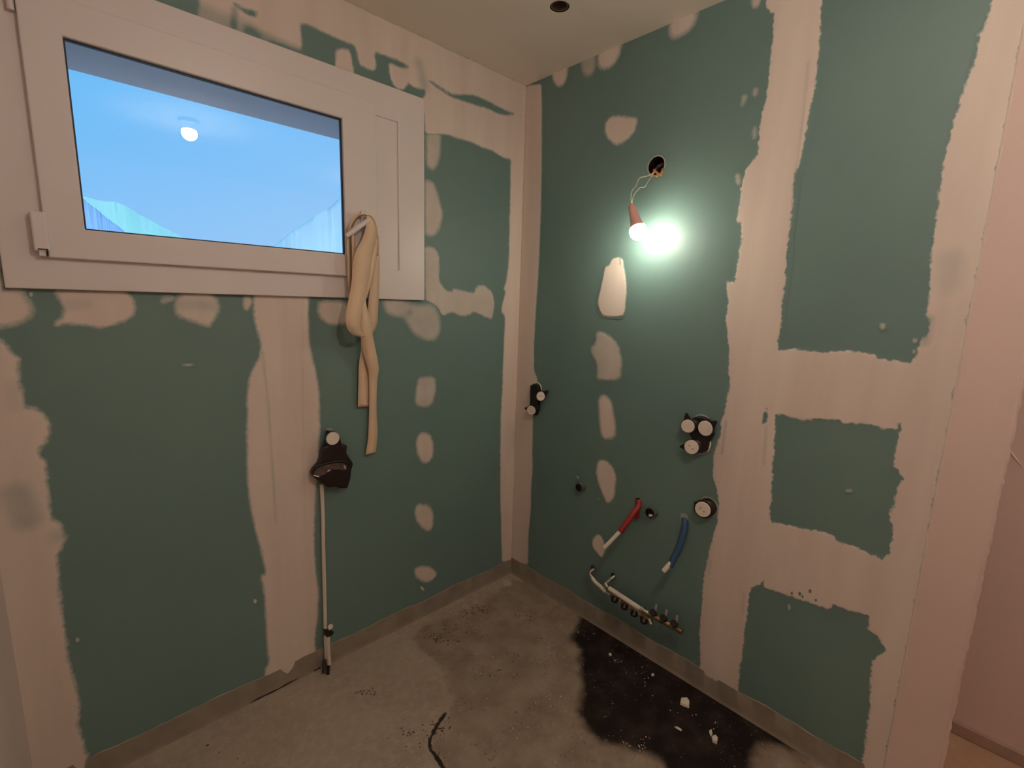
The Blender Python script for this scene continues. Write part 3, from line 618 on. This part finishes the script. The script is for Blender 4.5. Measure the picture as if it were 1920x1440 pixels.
jb = thing('junction_box', 'round wiring hole in the green wall above the hanging bulb', 'junction box', R(1231, 311))
hc = Vector(R(1231, 311)); inx = Vector((1, 0, 0))
bm = bmesh.new(); add_lathe(bm, hc, inx, [(.036, .0), (.036, -.0012), (.0335, -.0012), (.0333, 0), (.033, .055), (0, .055)]); make('box_ring', bm, 'box', jb, smooth=True, label='dusty dark recess with a pale rim')
bm = bmesh.new(); add_lathe(bm, hc, inx, [(.034, -.0010), (.0385, -.0006), (.0385, -.0022), (.034, -.0022)], closed=True); make('rim', bm, 'gypsum', jb, smooth=True)
for (a, b, c) in ((1222, 326, 1228), (1231, 327, 1226), (1238, 325, 1242)):
    bm = bmesh.new(); add_tube(bm, [R(c, b-8, -.01), R(a+3, b-1, .008), R(a, b+4, .014)], [.004, .0045, .004], 8); make('wire_connector', bm, 'orange', jb, smooth=True)
bm = bmesh.new(); add_tube(bm, [hc+Vector((.03, -.012, .01)), hc+Vector((.012, .0, .0)), hc+Vector((.02, .016, -.012))], .006, 8); make('cable', bm, 'boxin', jb, smooth=True)

# globe on the ceiling behind the viewer: mirrored in the pane
gy = -0.023; _w = on(355, 250, 1, gy); _d = ray(355, 250); _d[1] *= -1      # mirrored in the pane at y = gy
_t = (2.425-_w[2])/_d[2]; GLOBE = Vector(_w+_d*_t)
gl = thing('ceiling_globe', 'lit white globe lamp on the ceiling, seen as a round reflection in the window', 'lamp', (GLOBE.x, GLOBE.y, H))
bm = bmesh.new(); bmesh.ops.create_uvsphere(bm, u_segments=32, v_segments=20, radius=0.040, matrix=Matrix.Translation(GLOBE))
for v in bm.verts: v.co.z = min(v.co.z, GLOBE.z+0.020)
make('globe', bm, 'lamp', gl, smooth=True)
bm = bmesh.new(); add_lathe(bm, (GLOBE.x, GLOBE.y, H), (0, 0, -1), [(0, 0), (.05, 0), (.05, .02), (.035, .025), (.026, H-GLOBE.z-.020), (0, H-GLOBE.z-.020)]); make('lamp_base', bm, 'pvc', gl, smooth=True)

# added fill lamp, out of view, to brighten the wall beyond the partition
cl = thing('corridor_fill_lamp', 'added unseen fill globe brightening the corridor beyond the partition', 'lamp', (0.33, -2.3, H))
bm = bmesh.new(); bmesh.ops.create_uvsphere(bm, u_segments=24, v_segments=16, radius=0.045, matrix=Matrix.Translation((0.33, -2.3, 2.40))); make('globe', bm, 'fill_lamp', cl, smooth=True)
bm = bmesh.new(); add_lathe(bm, (0.33, -2.3, H), (0, 0, -1), [(0, 0), (.04, 0), (.04, .02), (.02, .03), (.02, .06), (0, .06)]); make('lamp_base', bm, 'pvc', cl, smooth=True)

# unfinished spotlight in the ceiling
sp_ = thing('ceiling_spotlight', 'round unfinished spotlight fitting in its hole in the ceiling', 'spotlight', (SPOT[0], SPOT[1], H))
o_ = (SPOT[0], SPOT[1], H)
bm = bmesh.new(); add_lathe(bm, o_, (0, 0, 1), [(.0335, .0005), (.0335, .03), (.035, .09), (0, .09)], 40); make('hole_lining', bm, 'box', sp_, smooth=True)
bm = bmesh.new(); add_lathe(bm, o_, (0, 0, 1), [(.029, .006), (.0285, .003), (.0265, .003), (.026, .008), (.024, .030), (.012, .045), (0, .045)], 40)
md = make('reflector', bm, 'boxin', sp_, smooth=True); md.modifiers.new('thick', 'SOLIDIFY').thickness = 0.001
bm = bmesh.new(); add_lathe(bm, o_, (0, 0, 1), [(.0285, .002), (.030, .002), (.030, .006), (.0285, .006)], 40, closed=True); make('trim_ring', bm, 'steel', sp_, smooth=True)

# ------------------------------------------------------------------ electrical boxes
def disc(par, c, n, r, dots=0, mat='cap', th=0.003):
    bm = bmesh.new(); add_lathe(bm, c, n, [(0, -th), (r*.96, -th), (r, -th*.6), (r, th*.6), (r*.96, th), (0, th)], 32)
    o = make('cover_disc', bm, mat, par, smooth=True)
    if dots:
        u, v = frame_of(n); u = Vector((0, 0, 1))-Vector(n).normalized()*Vector(n).normalized().z; u.normalize(); v = Vector(n).normalized().cross(u)
        for a in ((v*.30+u*.14), (-v*.22-u*.22)) if dots == 2 else ((v*.15), (-v*.25)):
            bm = bmesh.new(); add_lathe(bm, Vector(c)+a*r*1.0, n, [(0, th), (.0022, th), (.0018, th+.0012), (0, th+.0012)], 10); make('screw_hole', bm, 'dot', o)
    return o
def pod(par, wallpt, front, n, r, ear=None, dots=0, rc=None, discr=None):
    # short black cup from the wall to its cream cover, with one pointed ear
    bm = bmesh.new(); a = Vector(wallpt); b = Vector(front); d = (b-a).normalized()
    nv_ = Vector(n).normalized(); u_, w_ = frame_of(nv_); rings = []
    for t_, k_ in ((0, .95), (.3, 1.0), (.8, 1.04), (1, 1.02)):
        c_ = a.lerp(b, t_)-nv_*.001*(t_ == 1); rings.append([bm.verts.new(c_+(u_*math.cos(q)+w_*math.sin(q))*r*k_) for q in [2*math.pi*i_/28 for i_ in range(28)]])
    for p_, q_ in zip(rings, rings[1:]):
        for i_ in range(28): bm.faces.new((p_[i_], p_[(i_+1) % 28], q_[(i_+1) % 28], q_[i_]))
    bm.faces.new(rings[0][::-1]); bm.faces.new(rings[-1])
    make('box_cup', bm, 'box', par, smooth=True)
    if ear is not None:
        nn = Vector(n).normalized(); e = Vector(ear); side = nn.cross(e).normalized(); c = b-nn*.004; k = r*.95
        bm = bmesh.new(); add_prism(bm, [c+side*k, c+e*.97+side*k*.12, c+e, c+e*.97-side*k*.12, c-side*k], -nn*.004); make('fixing_ear', bm, 'box', par, bevel=0.001)
    disc(par, b+Vector(n).normalized()*.002, n, discr or r*.86, dots)

nR = Vector((-1, 0, 0)); nL = Vector((0, -1, 0))
def rv(a, b, off): return Vector(R(*b, off))-Vector(R(*a, off))
# triple cluster
c = thing('socket_box', 'triple black socket box cluster with three cream covers on the right of the long wall', 'socket box', R(1312, 815), group='capped electrical boxes')
bm = bmesh.new(); pts = [Vector(R(*q, .006)) for q in ((1288, 790), (1306, 781), (1330, 784), (1341, 794), (1341, 815), (1332, 830), (1330, 843), (1312, 848), (1296, 840), (1300, 822))]
add_prism(bm, pts, (-.016, 0, 0)); make('box_body', bm, 'box', c, bevel=0.003)
for ring in ((1316, 797), (1313, 832)):
    bm = bmesh.new(); add_lathe(bm, R(*ring), nR, [(.036, .0005), (.041, .0005), (.041, .003), (.036, .003)], 32, closed=True); make('filler_ring', bm, 'gypsum', c, smooth=True)
pod(c, R(1306, 797, .01), R(1290, 799, .036), (-1, -.15, .0), .027, rv((1290, 799), (1286, 774), .036), discr=.0245)
pod(c, R(1328, 800, .01), R(1323, 803, .030), (-1, .1, -.02), .029, rv((1323, 803), (1343, 790), .03), discr=.0275)
pod(c, R(1310, 834, .01), R(1297, 838, .032), (-1, -.1, .05), .028, rv((1297, 838), (1273, 838), .032), dots=2, discr=.0265)
bm = bmesh.new(); add_tube(bm, [R(1331, 823, .012), R(1332, 834, .012), R(1327, 846, .010)], .003, 8); make('cable_end', bm, 'wire', c, smooth=True)
# double cluster by the corner
c = thing('socket_box', 'double black socket box with two cream covers right in the wall corner', 'socket box', R(1008, 748), group='capped electrical boxes')
bm = bmesh.new(); pts = [Vector(R(*q, .004)) for q in ((999, 722), (1006, 719), (1013, 722), (1015, 735), (1012, 752), (1014, 764), (1009, 778), (1000, 776), (998, 760))]
add_prism(bm, pts, (-.020, 0, 0)); make('box_body', bm, 'box', c, bevel=0.003)
pod(c, R(1012, 744, .012), R(1014.5, 743, .030), (-1, -.35, .25), .024, rv((1014, 743), (1027, 732), .03), dots=1, discr=.0225)
pod(c, R(1004, 766, .010), R(996.5, 769, .035), (-1, -.4, -.15), .025, rv((997, 769), (983, 766), .035), dots=2, discr=.023)
bm = bmesh.new(); add_tube(bm, spline([R(1002, 718, .004), R(1009, 718, .006), R(1014, 724, .006), R(1015, 731, .006)], 6), .0026, 8); make('cable_end', bm, 'wire', c, smooth=True)
# single
c = thing('socket_box', 'single round black socket box with one cream cover beside the blue pipe sleeve', 'socket box', R(1330, 950), group='capped electrical boxes')
bm = bmesh.new(); add_lathe(bm, R(1328, 950), nR, [(.034, .0005), (.039, .0005), (.039, .002), (.034, .002)], 32, closed=True); make('filler_ring', bm, 'gypsum', c, smooth=True)
pod(c, R(1329, 950, .002), R(1318, 955, .024), (-1, -.1, .03), .034, rv((1318, 955), (1301, 942), .024), dots=2, discr=.0285)

# gaiter box on the window wall
g = thing('socket_box', 'torn black plastic box with one cream disc hanging below the window on the left wall', 'socket box', L(617, 860), group='capped electrical boxes')
bm = bmesh.new(); pts = [Vector(L(*q, .010)) for q in ((611, 806), (624, 806), (632, 816), (636, 831), (646, 832), (644, 846), (650, 856), (657, 866), (653, 880), (652, 893), (646, 912), (632, 912), (622, 909), (610, 911), (600, 903), (590, 897), (582, 890), (579, 884), (583, 876), (592, 866), (598, 857), (599, 842), (602, 835), (610, 832))]
add_prism(bm, pts, (0, -.030, 0)); make('box_body', bm, 'box', g, bevel=0.006)
bm = bmesh.new(); cc = [Vector(L(*q, .0405)) for q in ((588, 887), (594, 878), (610, 872), (628, 868), (644, 868), (651, 872), (648, 882), (635, 880), (622, 880), (611, 888), (600, 893), (592, 892))]
add_prism(bm, cc, (0, -.0015, 0)); make('box_mouth', bm, 'boxin', g, label='dusty brown open mouth of the box')
bm = bmesh.new(); loop = [Vector(L(*q, .044)) for q in ((586, 887), (592, 876), (610, 869), (630, 865), (648, 866), (654, 873))]; add_tube(bm, spline(loop, 6), .0035, 8); make('box_lip', bm, 'box', g, smooth=True)
for q in (((588, 891), (598, 894)), ((645, 873), (648, 879)), ((614, 884), (619, 881))):
    bm = bmesh.new(); add_tube(bm, [L(*q[0], .045), L(*q[1], .045)], .0022, 8); make('wire_end', bm, 'wire', g, smooth=True)
bm = bmesh.new(); add_tube(bm, [L(645, 834, .030), L(643, 850, .036), L(654, 870, .030)], [.003, .006, .003], 8); make('fixing_ear', bm, 'box', g, smooth=True)
bm = bmesh.new(); add_prism(bm, [Vector(L(*q, .012)) for q in ((610, 804), (618, 803), (624, 805), (617, 807))], (0, -.010, 0)); make('filler_ring', bm, 'gypsum', g)
disc(g, Vector(L(624, 822, .050)), (-.05, -1, .03), .0245)
bm = bmesh.new(); add_tube(bm, [L(622, 822, .012), L(623, 822, .034), Vector(L(624, 822, .043))+Vector((0, .003, 0)), Vector(L(624, 822, .046))], .0235, 24); make('box_cup', bm, 'box', g, smooth=True)

# ------------------------------------------------------------------ conduits down the window wall
c = thing('cable_conduit', 'thin cream cable conduit running down the left wall from the black box to the floor', 'conduit', L(612, 1245))
bm = bmesh.new(); add_tube(bm, spline([L(603, 908, .006), L(605, 960, .006), L(606, 1020, .006), L(608, 1100, .006), L(610, 1184, .008)], 6), .0075, 12); make('conduit_tube', bm, 'pex', c, smooth=True)
bm = bmesh.new(); add_tube(bm, [L(611, 1190, .014), L(612, 1215, .014), L(613, 1236, .014)], .0095, 12); make('conduit_tube', bm, 'pex', c, smooth=True)
bm = bmesh.new(); add_tube(bm, [L(615, 1192, .022), L(615, 1215, .022), L(617, 1246, .022)], .0085, 12); make('conduit_tube', bm, 'pex', c, smooth=True)
bm = bmesh.new(); add_prism(bm, [Vector(L(*q, .012)) for q in ((606, 1178), (623, 1181), (621, 1186), (612, 1192), (607, 1188))], (0, -.018, 0)); make('clip', bm, 'box', c, bevel=0.001)
for a, b, r in (((609, 1236), (607, 1262), .0065), ((616, 1246), (615, 1264), .0068)):
    bm = bmesh.new(); p1 = Vector(L(*a, .018)); p2 = Vector(F(*b, 0.002)); add_tube(bm, [p1, p1.lerp(p2, .6), p2], r, 12); make('black_sleeve', bm, 'box', c, smooth=True, label='black cable end')
disc(c, Vector(L(619.5, 1175, .030)), (-.2, -1, .2), .010)
bm = bmesh.new(); add_tube(bm, [L(617, 1180, .018), L(619, 1176, .029)], .006, 10); make('stub', bm, 'pex', c, smooth=True)

# ------------------------------------------------------------------ waste pipe stubs
def stub(px, py, rr, lab, white=False):
    s = thing('waste_pipe', lab, 'pipe', R(px, py), group='waste pipe stubs')
    o = Vector(R(px, py))
    bm = bmesh.new(); add_lathe(bm, o, nR, [(rr, .0), (rr, .020), (rr*.98, .024), (rr*.86, .024), (rr*.84, .022), (rr*.80, .002)], 32); make('pipe_end', bm, 'pvcpipe', s, smooth=True)
    bm = bmesh.new(); add_lathe(bm, o, nR, [(rr*.86, .0215), (rr*.86, .0245), (rr*.74, .0245), (rr*.70, .012), (0, .006)], 32); make('dark_bore', bm, 'rubber', s, smooth=True)  # black plug closes the pipe: its dark hollow is put into the colour
    if white:
        bm = bmesh.new(); add_tube(bm, [o+Vector((-.012, -.008, -.012)), o+Vector((-.022, .004, -.012))], .005, 10); make('plug', bm, 'pex', s, smooth=True)
stub(1091, 912, .0215, 'small dark waste pipe stub low on the wall nearest the corner')
stub(1224, 959, .0235, 'small dark waste pipe stub between the red and the blue sleeves', True)

# ------------------------------------------------------------------ hot and cold pipes
h = thing('water_pipe', 'white water pipe in a red sleeve sticking out of the green wall', 'pipe', R(1196, 945), group='sleeved water pipes')
p = [R(1198, 938, -.004), R(1197, 950, .010), R(1188, 962, .035), R(1175, 980, .062), R(1163, 997, .085)]
bm = bmesh.new(); add_tube(bm, spline(p, 8), [.008]*0 or .0125, 16, cap=False); o = make('red_sleeve', bm, 'red', h, smooth=True); o.modifiers.new('thick', 'SOLIDIFY').thickness = .0015
bm = bmesh.new(); add_prism(bm, [Vector(R(*q, .004)) for q in ((1193, 945), (1200, 942), (1199, 972), (1188, 970), (1189, 962))], (-.012, 0, 0)); make('torn_flap', bm, 'red', h, bevel=.002)
bm = bmesh.new(); q = [Vector(R(1172, 984, .066)), Vector(R(1160, 999, .090)), Vector(R(1146, 1014, .115)), Vector(R(1133, 1027, .135))]
add_tube(bm, q, [.0085]*4, 16); o = make('pipe', bm, 'pex', h, smooth=True)
d = (q[-1]-q[-2]).normalized(); bm = bmesh.new(); add_lathe(bm, q[-1], d, [(0, .0006), (.0062, .0006), (.0062, .0012), (0, .0012)], 16); make('pipe_bore', bm, 'rubber', o)
bm = bmesh.new(); add_prism(bm, [Vector(R(*z, .0006)) for z in ((1192, 934), (1200, 933), (1201, 945), (1191, 946))], (-.001, 0, 0)); make('wall_slot', bm, 'dark', h)
k = thing('water_pipe', 'white water pipe in a blue sleeve hanging from the green wall', 'pipe', R(1283, 975), group='sleeved water pipes')
p = [R(1284, 972, -.004), R(1284, 985, .010), R(1281, 1002, .022), R(1273, 1028, .040), R(1264, 1045, .055), R(1256, 1062, .070)]
bm = bmesh.new(); add_tube(bm, spline(p, 8), .0125, 16, cap=False); o = make('blue_sleeve', bm, 'blue', k, smooth=True); o.modifiers.new('thick', 'SOLIDIFY').thickness = .0015
bm = bmesh.new(); q = [Vector(R(1262, 1050, .060)), Vector(R(1254, 1060, .074)), Vector(R(1244, 1071, .088))]
add_tube(bm, q, .0095, 16); o = make('pipe', bm, 'pex', k, smooth=True)
d = (q[-1]-q[-2]).normalized(); bm = bmesh.new(); add_lathe(bm, q[-1], d, [(0, .0006), (.007, .0006), (.007, .0012), (0, .0012)], 16); make('pipe_bore', bm, 'rubber', o)
bm = bmesh.new(); add_prism(bm, [Vector(R(*z, .0006)) for z in ((1276, 963), (1284, 962), (1290, 968), (1288, 990), (1277, 990))], (-.001, 0, 0)); make('wall_slot', bm, 'gypsum', k)

# ------------------------------------------------------------------ manifolds near the floor
def seg(par, name, mat, a, b, r, o1, o2, n=12):
    bm = bmesh.new(); add_tube(bm, [R(*a, o1), R(*b, o2)], r, n); return make(name, bm, mat, par, smooth=True)
mh = thing('manifold', 'lower brass water manifold with black caps fed by a short white pipe', 'manifold', R(1180, 1140), group='water manifolds')
seg(mh, 'wall_nipple', 'box', (1111, 1063), (1112, 1066), .008, 0, .018)
seg(mh, 'elbow', 'nickel', (1114, 1067), (1107, 1072), .0075, .016, .032)
seg(mh, 'elbow', 'nickel', (1107, 1071), (1106, 1077), .0085, .032, .038)
seg(mh, 'elbow', 'nickel', (1106, 1077), (1111, 1084), .0075, .038, .042)
bm = bmesh.new(); add_tube(bm, spline([R(1110, 1083, .042), R(1116, 1091, .045), R(1126, 1100, .048), R(1136, 1110, .050)], 5), .0085, 12); make('pipe', bm, 'pex', mh, smooth=True)
seg(mh, 'coupling', 'nickel', (1138, 1111), (1146, 1116), .0085, .050, .050)
seg(mh, 'manifold_bar', 'brass', (1146, 1113), (1219, 1165), .0095, .048, .050)
for t_ in (0.12, 0.37, 0.62, 0.87):
    a = np.array((1146, 1113))*(1-t_)+np.array((1219, 1165))*t_
    pt = Vector(R(*a, .05)); 
    bm = bmesh.new(); add_tube(bm, [pt+Vector((-.004, 0, .0)), pt+Vector((-.016, -.002, -.013)), pt+Vector((-.017, -.002, -.016))], [.0155, .0155, .012], 14); make('black_cap', bm, 'box', mh, smooth=True)
for t_ in (0.25, 0.5, 0.75):
    a = np.array((1146, 1113))*(1-t_)+np.array((1219, 1165))*t_
    pt = Vector(R(*a, .05)); u = Vector((0, -1, -.25)).normalized()
    bm = bmesh.new(); add_tube(bm, [pt-u*.004, pt+u*.004], .0125, 12); make('nut', bm, 'steel', mh, smooth=True)
seg(mh, 'end_plug', 'nickel', (1217, 1160), (1221, 1170), .009, .056, .060)
mc = thing('manifold', 'upper brass water manifold with three valve stems at the end of a long white pipe', 'manifold', R(1245, 1160), group='water manifolds')
seg(mc, 'wall_nipple', 'box', (1149, 1077), (1149, 1079), .008, 0, .012)
seg(mc, 'elbow', 'nickel', (1152, 1081), (1144, 1087), .0085, .010, .034)
seg(mc, 'elbow', 'steel', (1144, 1087), (1135, 1095), .007, .034, .055)
seg(mc, 'elbow', 'nickel', (1135, 1094), (1139, 1102), .009, .055, .060)
seg(mc, 'pipe', 'pex', (1142, 1103), (1201, 1142), .0105, .060, .066)
seg(mc, 'coupling', 'nickel', (1201, 1141), (1207, 1145), .0125, .066, .066)
seg(mc, 'coupling', 'nickel', (1207, 1145), (1216, 1150), .0095, .066, .064)
seg(mc, 'manifold_bar', 'brass', (1214, 1150), (1277, 1183), .0095, .060, .050)
for t_ in (0.18, 0.48, 0.80):
    a = np.array((1214, 1147))*(1-t_)+np.array((1277, 1180))*t_
    pt = Vector(R(*a, .055))
    bm = bmesh.new(); add_tube(bm, [pt+Vector((.002, 0, .004)), pt+Vector((-.010, 0, .016))], [.0145, .0135], 14); make('black_cap', bm, 'box', mc, smooth=True)
    bm = bmesh.new(); add_tube(bm, [pt+Vector((.006, -.003, .010)), pt+Vector((.010, -.004, .042)), pt+Vector((.010, -.004, .044))], [.0065, .0055, .004], 10); make('valve_stem', bm, 'steel', mc, smooth=True)
for t_ in (0.33, 0.64):
    a = np.array((1214, 1150))*(1-t_)+np.array((1277, 1183))*t_
    pt = Vector(R(*a, .055)); u = Vector((0, -1, -.2)).normalized()
    bm = bmesh.new(); add_tube(bm, [pt-u*.005, pt+u*.005], .0118, 12); make('nut', bm, 'brass', mc, smooth=True)
seg(mc, 'end_plug', 'brass', (1273, 1181), (1279, 1185), .0115, .050, .050)

# ------------------------------------------------------------------ plaster crumbs on the floor
def chip(pts, hgt, lab, grp='plaster chips on the damp patch'):
    bm = bmesh.new(); P = [Vector(F(*q, 0.0015)) for q in pts]; c = sum(P, Vector())/len(P)
    low = [bm.verts.new(p) for p in P]; top = [bm.verts.new(c.lerp(p, .86)+Vector((0, 0, hgt*(.7+.5*RNG.random())))) for p in P]; m_ = bm.verts.new(c+Vector((0, 0, hgt*1.15)))
    n = len(P)
    for i in range(n):
        j = (i+1) % n; bm.faces.new((low[i], low[j], top[j], top[i])); bm.faces.new((top[i], top[j], m_))
    bm.faces.new(low[::-1]); return make('plaster_chip', bm, 'chip', label=lab, cat='debris', group=grp)
chip([(1276, 1312), (1288, 1310), (1293, 1318), (1292, 1328), (1283, 1325), (1275, 1321)], .010, 'largest whitish plaster chip on the dark damp floor')
chip([(1334, 1383), (1341, 1380), (1346, 1387), (1344, 1396), (1336, 1392)], .010, 'rounded plaster chip nearest the bottom right of the damp patch')
chip([(1329, 1372), (1334, 1369), (1336, 1378), (1332, 1382)], .006, 'small plaster flake just behind the rounded chip')
chip([(1264, 1363), (1270, 1363), (1279, 1369), (1277, 1371), (1269, 1367)], .003, 'thin white sliver in front of the largest chip')
chip([(1141, 1226), (1145, 1225), (1147, 1229), (1143, 1231)], .004, 'tiny white crumb near the top of the damp patch')
chip([(1221, 1264), (1226, 1264), (1227, 1267), (1222, 1268)], .004, 'small white crumb close to the membrane in mid damp patch')
bm = bmesh.new()
for (cx, cy_, sx_, sy_, n) in ((1160, 1240, 22, 10, 16), (1205, 1275, 14, 16, 12), (1200, 1400, 14, 8, 14), (1340, 1360, 8, 12, 6), (1040, 1310, 30, 20, 30), (1100, 1180, 40, 20, 18), (1000, 1360, 60, 50, 36), (1180, 1385, 50, 12, 12), (1010, 1240, 80, 60, 30), (1302, 1340, 6, 4, 2), (1137, 1345, 3, 4, 2), (1290, 1300, 80, 60, 12)):
    for _ in range(n):
        q = F(cx+RNG.normal()*sx_*.6, cy_+RNG.normal()*sy_*.6, 0.0008); r = .0008+.0018*RNG.random()**2
        if q[0] > -.02: continue
        bmesh.ops.create_icosphere(bm, subdivisions=1, radius=r, matrix=Matrix.Translation(q))
make('plaster_crumbs', bm, 'chip', kind='stuff', label='fine pale plaster crumbs scattered over the concrete floor', cat='debris')
bm = bmesh.new(); pts = [Vector(F(*q, .001)) for q in ((941, 1090), (946, 1089), (951, 1086), (956, 1090), (960, 1095), (957, 1100), (951, 1099), (946, 1101), (943, 1096))]
add_prism(bm, pts[::-1], (0, 0, .002)); make('filler_splash', bm, 'gypsum', floor_o)
bm = bmesh.new()
for (cx, cy_, sx_, sy_, r_, n) in ((826, 1199, 22, 7, .006, 26), (893, 1148, 22, 12, .005, 24), (985, 1155, 24, 8, .004, 22), (688, 1297, 16, 5, .004, 12), (848, 1172, 30, 6, .0035, 18), (958, 1228, 14, 6, .004, 8), (820, 1362, 12, 14, .004, 16), (765, 1371, 8, 4, .006, 4), (935, 1258, 6, 5, .006, 4), (905, 1128, 40, 10, .003, 14), (1040, 1150, 14, 6, .003, 10)):
    for _ in range(n):
        q = F(cx+RNG.normal()*sx_*.6, cy_+RNG.normal()*sy_*.6, 0.0004); k = r_*(.25+.75*RNG.random()**2)
        if q[1] > -.03 or q[0] > -.03: continue
        bmesh.ops.create_icosphere(bm, subdivisions=1, radius=k, matrix=Matrix.Translation(q) @ Matrix.Rotation(RNG.random()*3, 4, 'Z') @ Matrix.Diagonal((1.7, .8, .16, 1)))
for (cx, cy_, sx_, sy_, n) in ((690, 1297, 16, 6, 12), (840, 1190, 60, 12, 30), (900, 1145, 30, 14, 30), (985, 1155, 26, 12, 22), (1040, 1145, 12, 6, 10), (770, 1370, 30, 30, 16), (820, 1370, 20, 20, 20), (935, 1260, 40, 25, 16), (440, 1400, 60, 20, 10)):
    for _ in range(n):
        q = F(cx+RNG.normal()*sx_*.6, cy_+RNG.normal()*sy_*.6, 0.0006); r = .0009+.0025*RNG.random()**2
        if q[1] > -.02 or q[0] > -.02: continue
        bmesh.ops.create_icosphere(bm, subdivisions=1, radius=r, matrix=Matrix.Translation(q) @ Matrix.Diagonal((1.6, 1, .4, 1)))
make('dark_grit', bm, 'dirtm', kind='stuff', label='dark specks and clods of grit in smudges on the dusty concrete floor', cat='debris')

# ------------------------------------------------------------------ outside: pale ground and mountains with haze in their colour
boxobj('ground', (-6000, 0.6, -9), (6000, 9000, -6), 'ground', kind='structure', label='valley floor outside the window')
def ridge(name, px, D, mat, lab, depth=900, seed=1):
    # crest follows measured bearings and heights at distance D; slopes fall away to the valley on both sides
    rg = np.random.default_rng(seed); xs = np.interp(np.linspace(0, 1, 70), np.linspace(0, 1, len(px)), [p[0] for p in px]); ys = np.interp(xs, [p[0] for p in px], [p[1] for p in px])
    bm = bmesh.new(); rows = []; n = len(xs)
    def soft(k, amp):
        c = rg.normal(size=k)*amp; return np.interp(np.linspace(0, k-1, n), range(k), c)
    prof = [(-1.0, 0.0), (-.8, .16), (-.6, .36), (-.4, .60), (-.25, .76), (-.1, .91), (0, 1.0), (.15, .85), (.4, .5), (.8, .15), (1.1, 0)]
    wob = [soft(7+k, depth*.012) for k in range(len(prof))]
    for i, (x, y) in enumerate(zip(xs, ys)):
        d = ray(x, y); hd = math.hypot(d[0], d[1]); P = CAM+d*(D/hd); back = np.array((d[0]/hd, d[1]/hd, 0)); Ht = P[2]+6+rg.normal()*D*.0004
        row = []
        for k, (a, b) in enumerate(prof):
            q = depth*a+(wob[k][i] if a else 0); row.append(bm.verts.new((P[0]+back[0]*q, P[1]+back[1]*q, -6+Ht*b+(rg.normal()*D*.0006 if 0 < b < 1 else 0))))
        rows.append(row)
    for u, v in zip(rows, rows[1:]):
        for k in range(len(prof)-1): bm.faces.new((u[k], u[k+1], v[k+1], v[k]))
    return make(name, bm, mat, smooth=True, label=lab, cat='mountain', group='mountains beyond the window')
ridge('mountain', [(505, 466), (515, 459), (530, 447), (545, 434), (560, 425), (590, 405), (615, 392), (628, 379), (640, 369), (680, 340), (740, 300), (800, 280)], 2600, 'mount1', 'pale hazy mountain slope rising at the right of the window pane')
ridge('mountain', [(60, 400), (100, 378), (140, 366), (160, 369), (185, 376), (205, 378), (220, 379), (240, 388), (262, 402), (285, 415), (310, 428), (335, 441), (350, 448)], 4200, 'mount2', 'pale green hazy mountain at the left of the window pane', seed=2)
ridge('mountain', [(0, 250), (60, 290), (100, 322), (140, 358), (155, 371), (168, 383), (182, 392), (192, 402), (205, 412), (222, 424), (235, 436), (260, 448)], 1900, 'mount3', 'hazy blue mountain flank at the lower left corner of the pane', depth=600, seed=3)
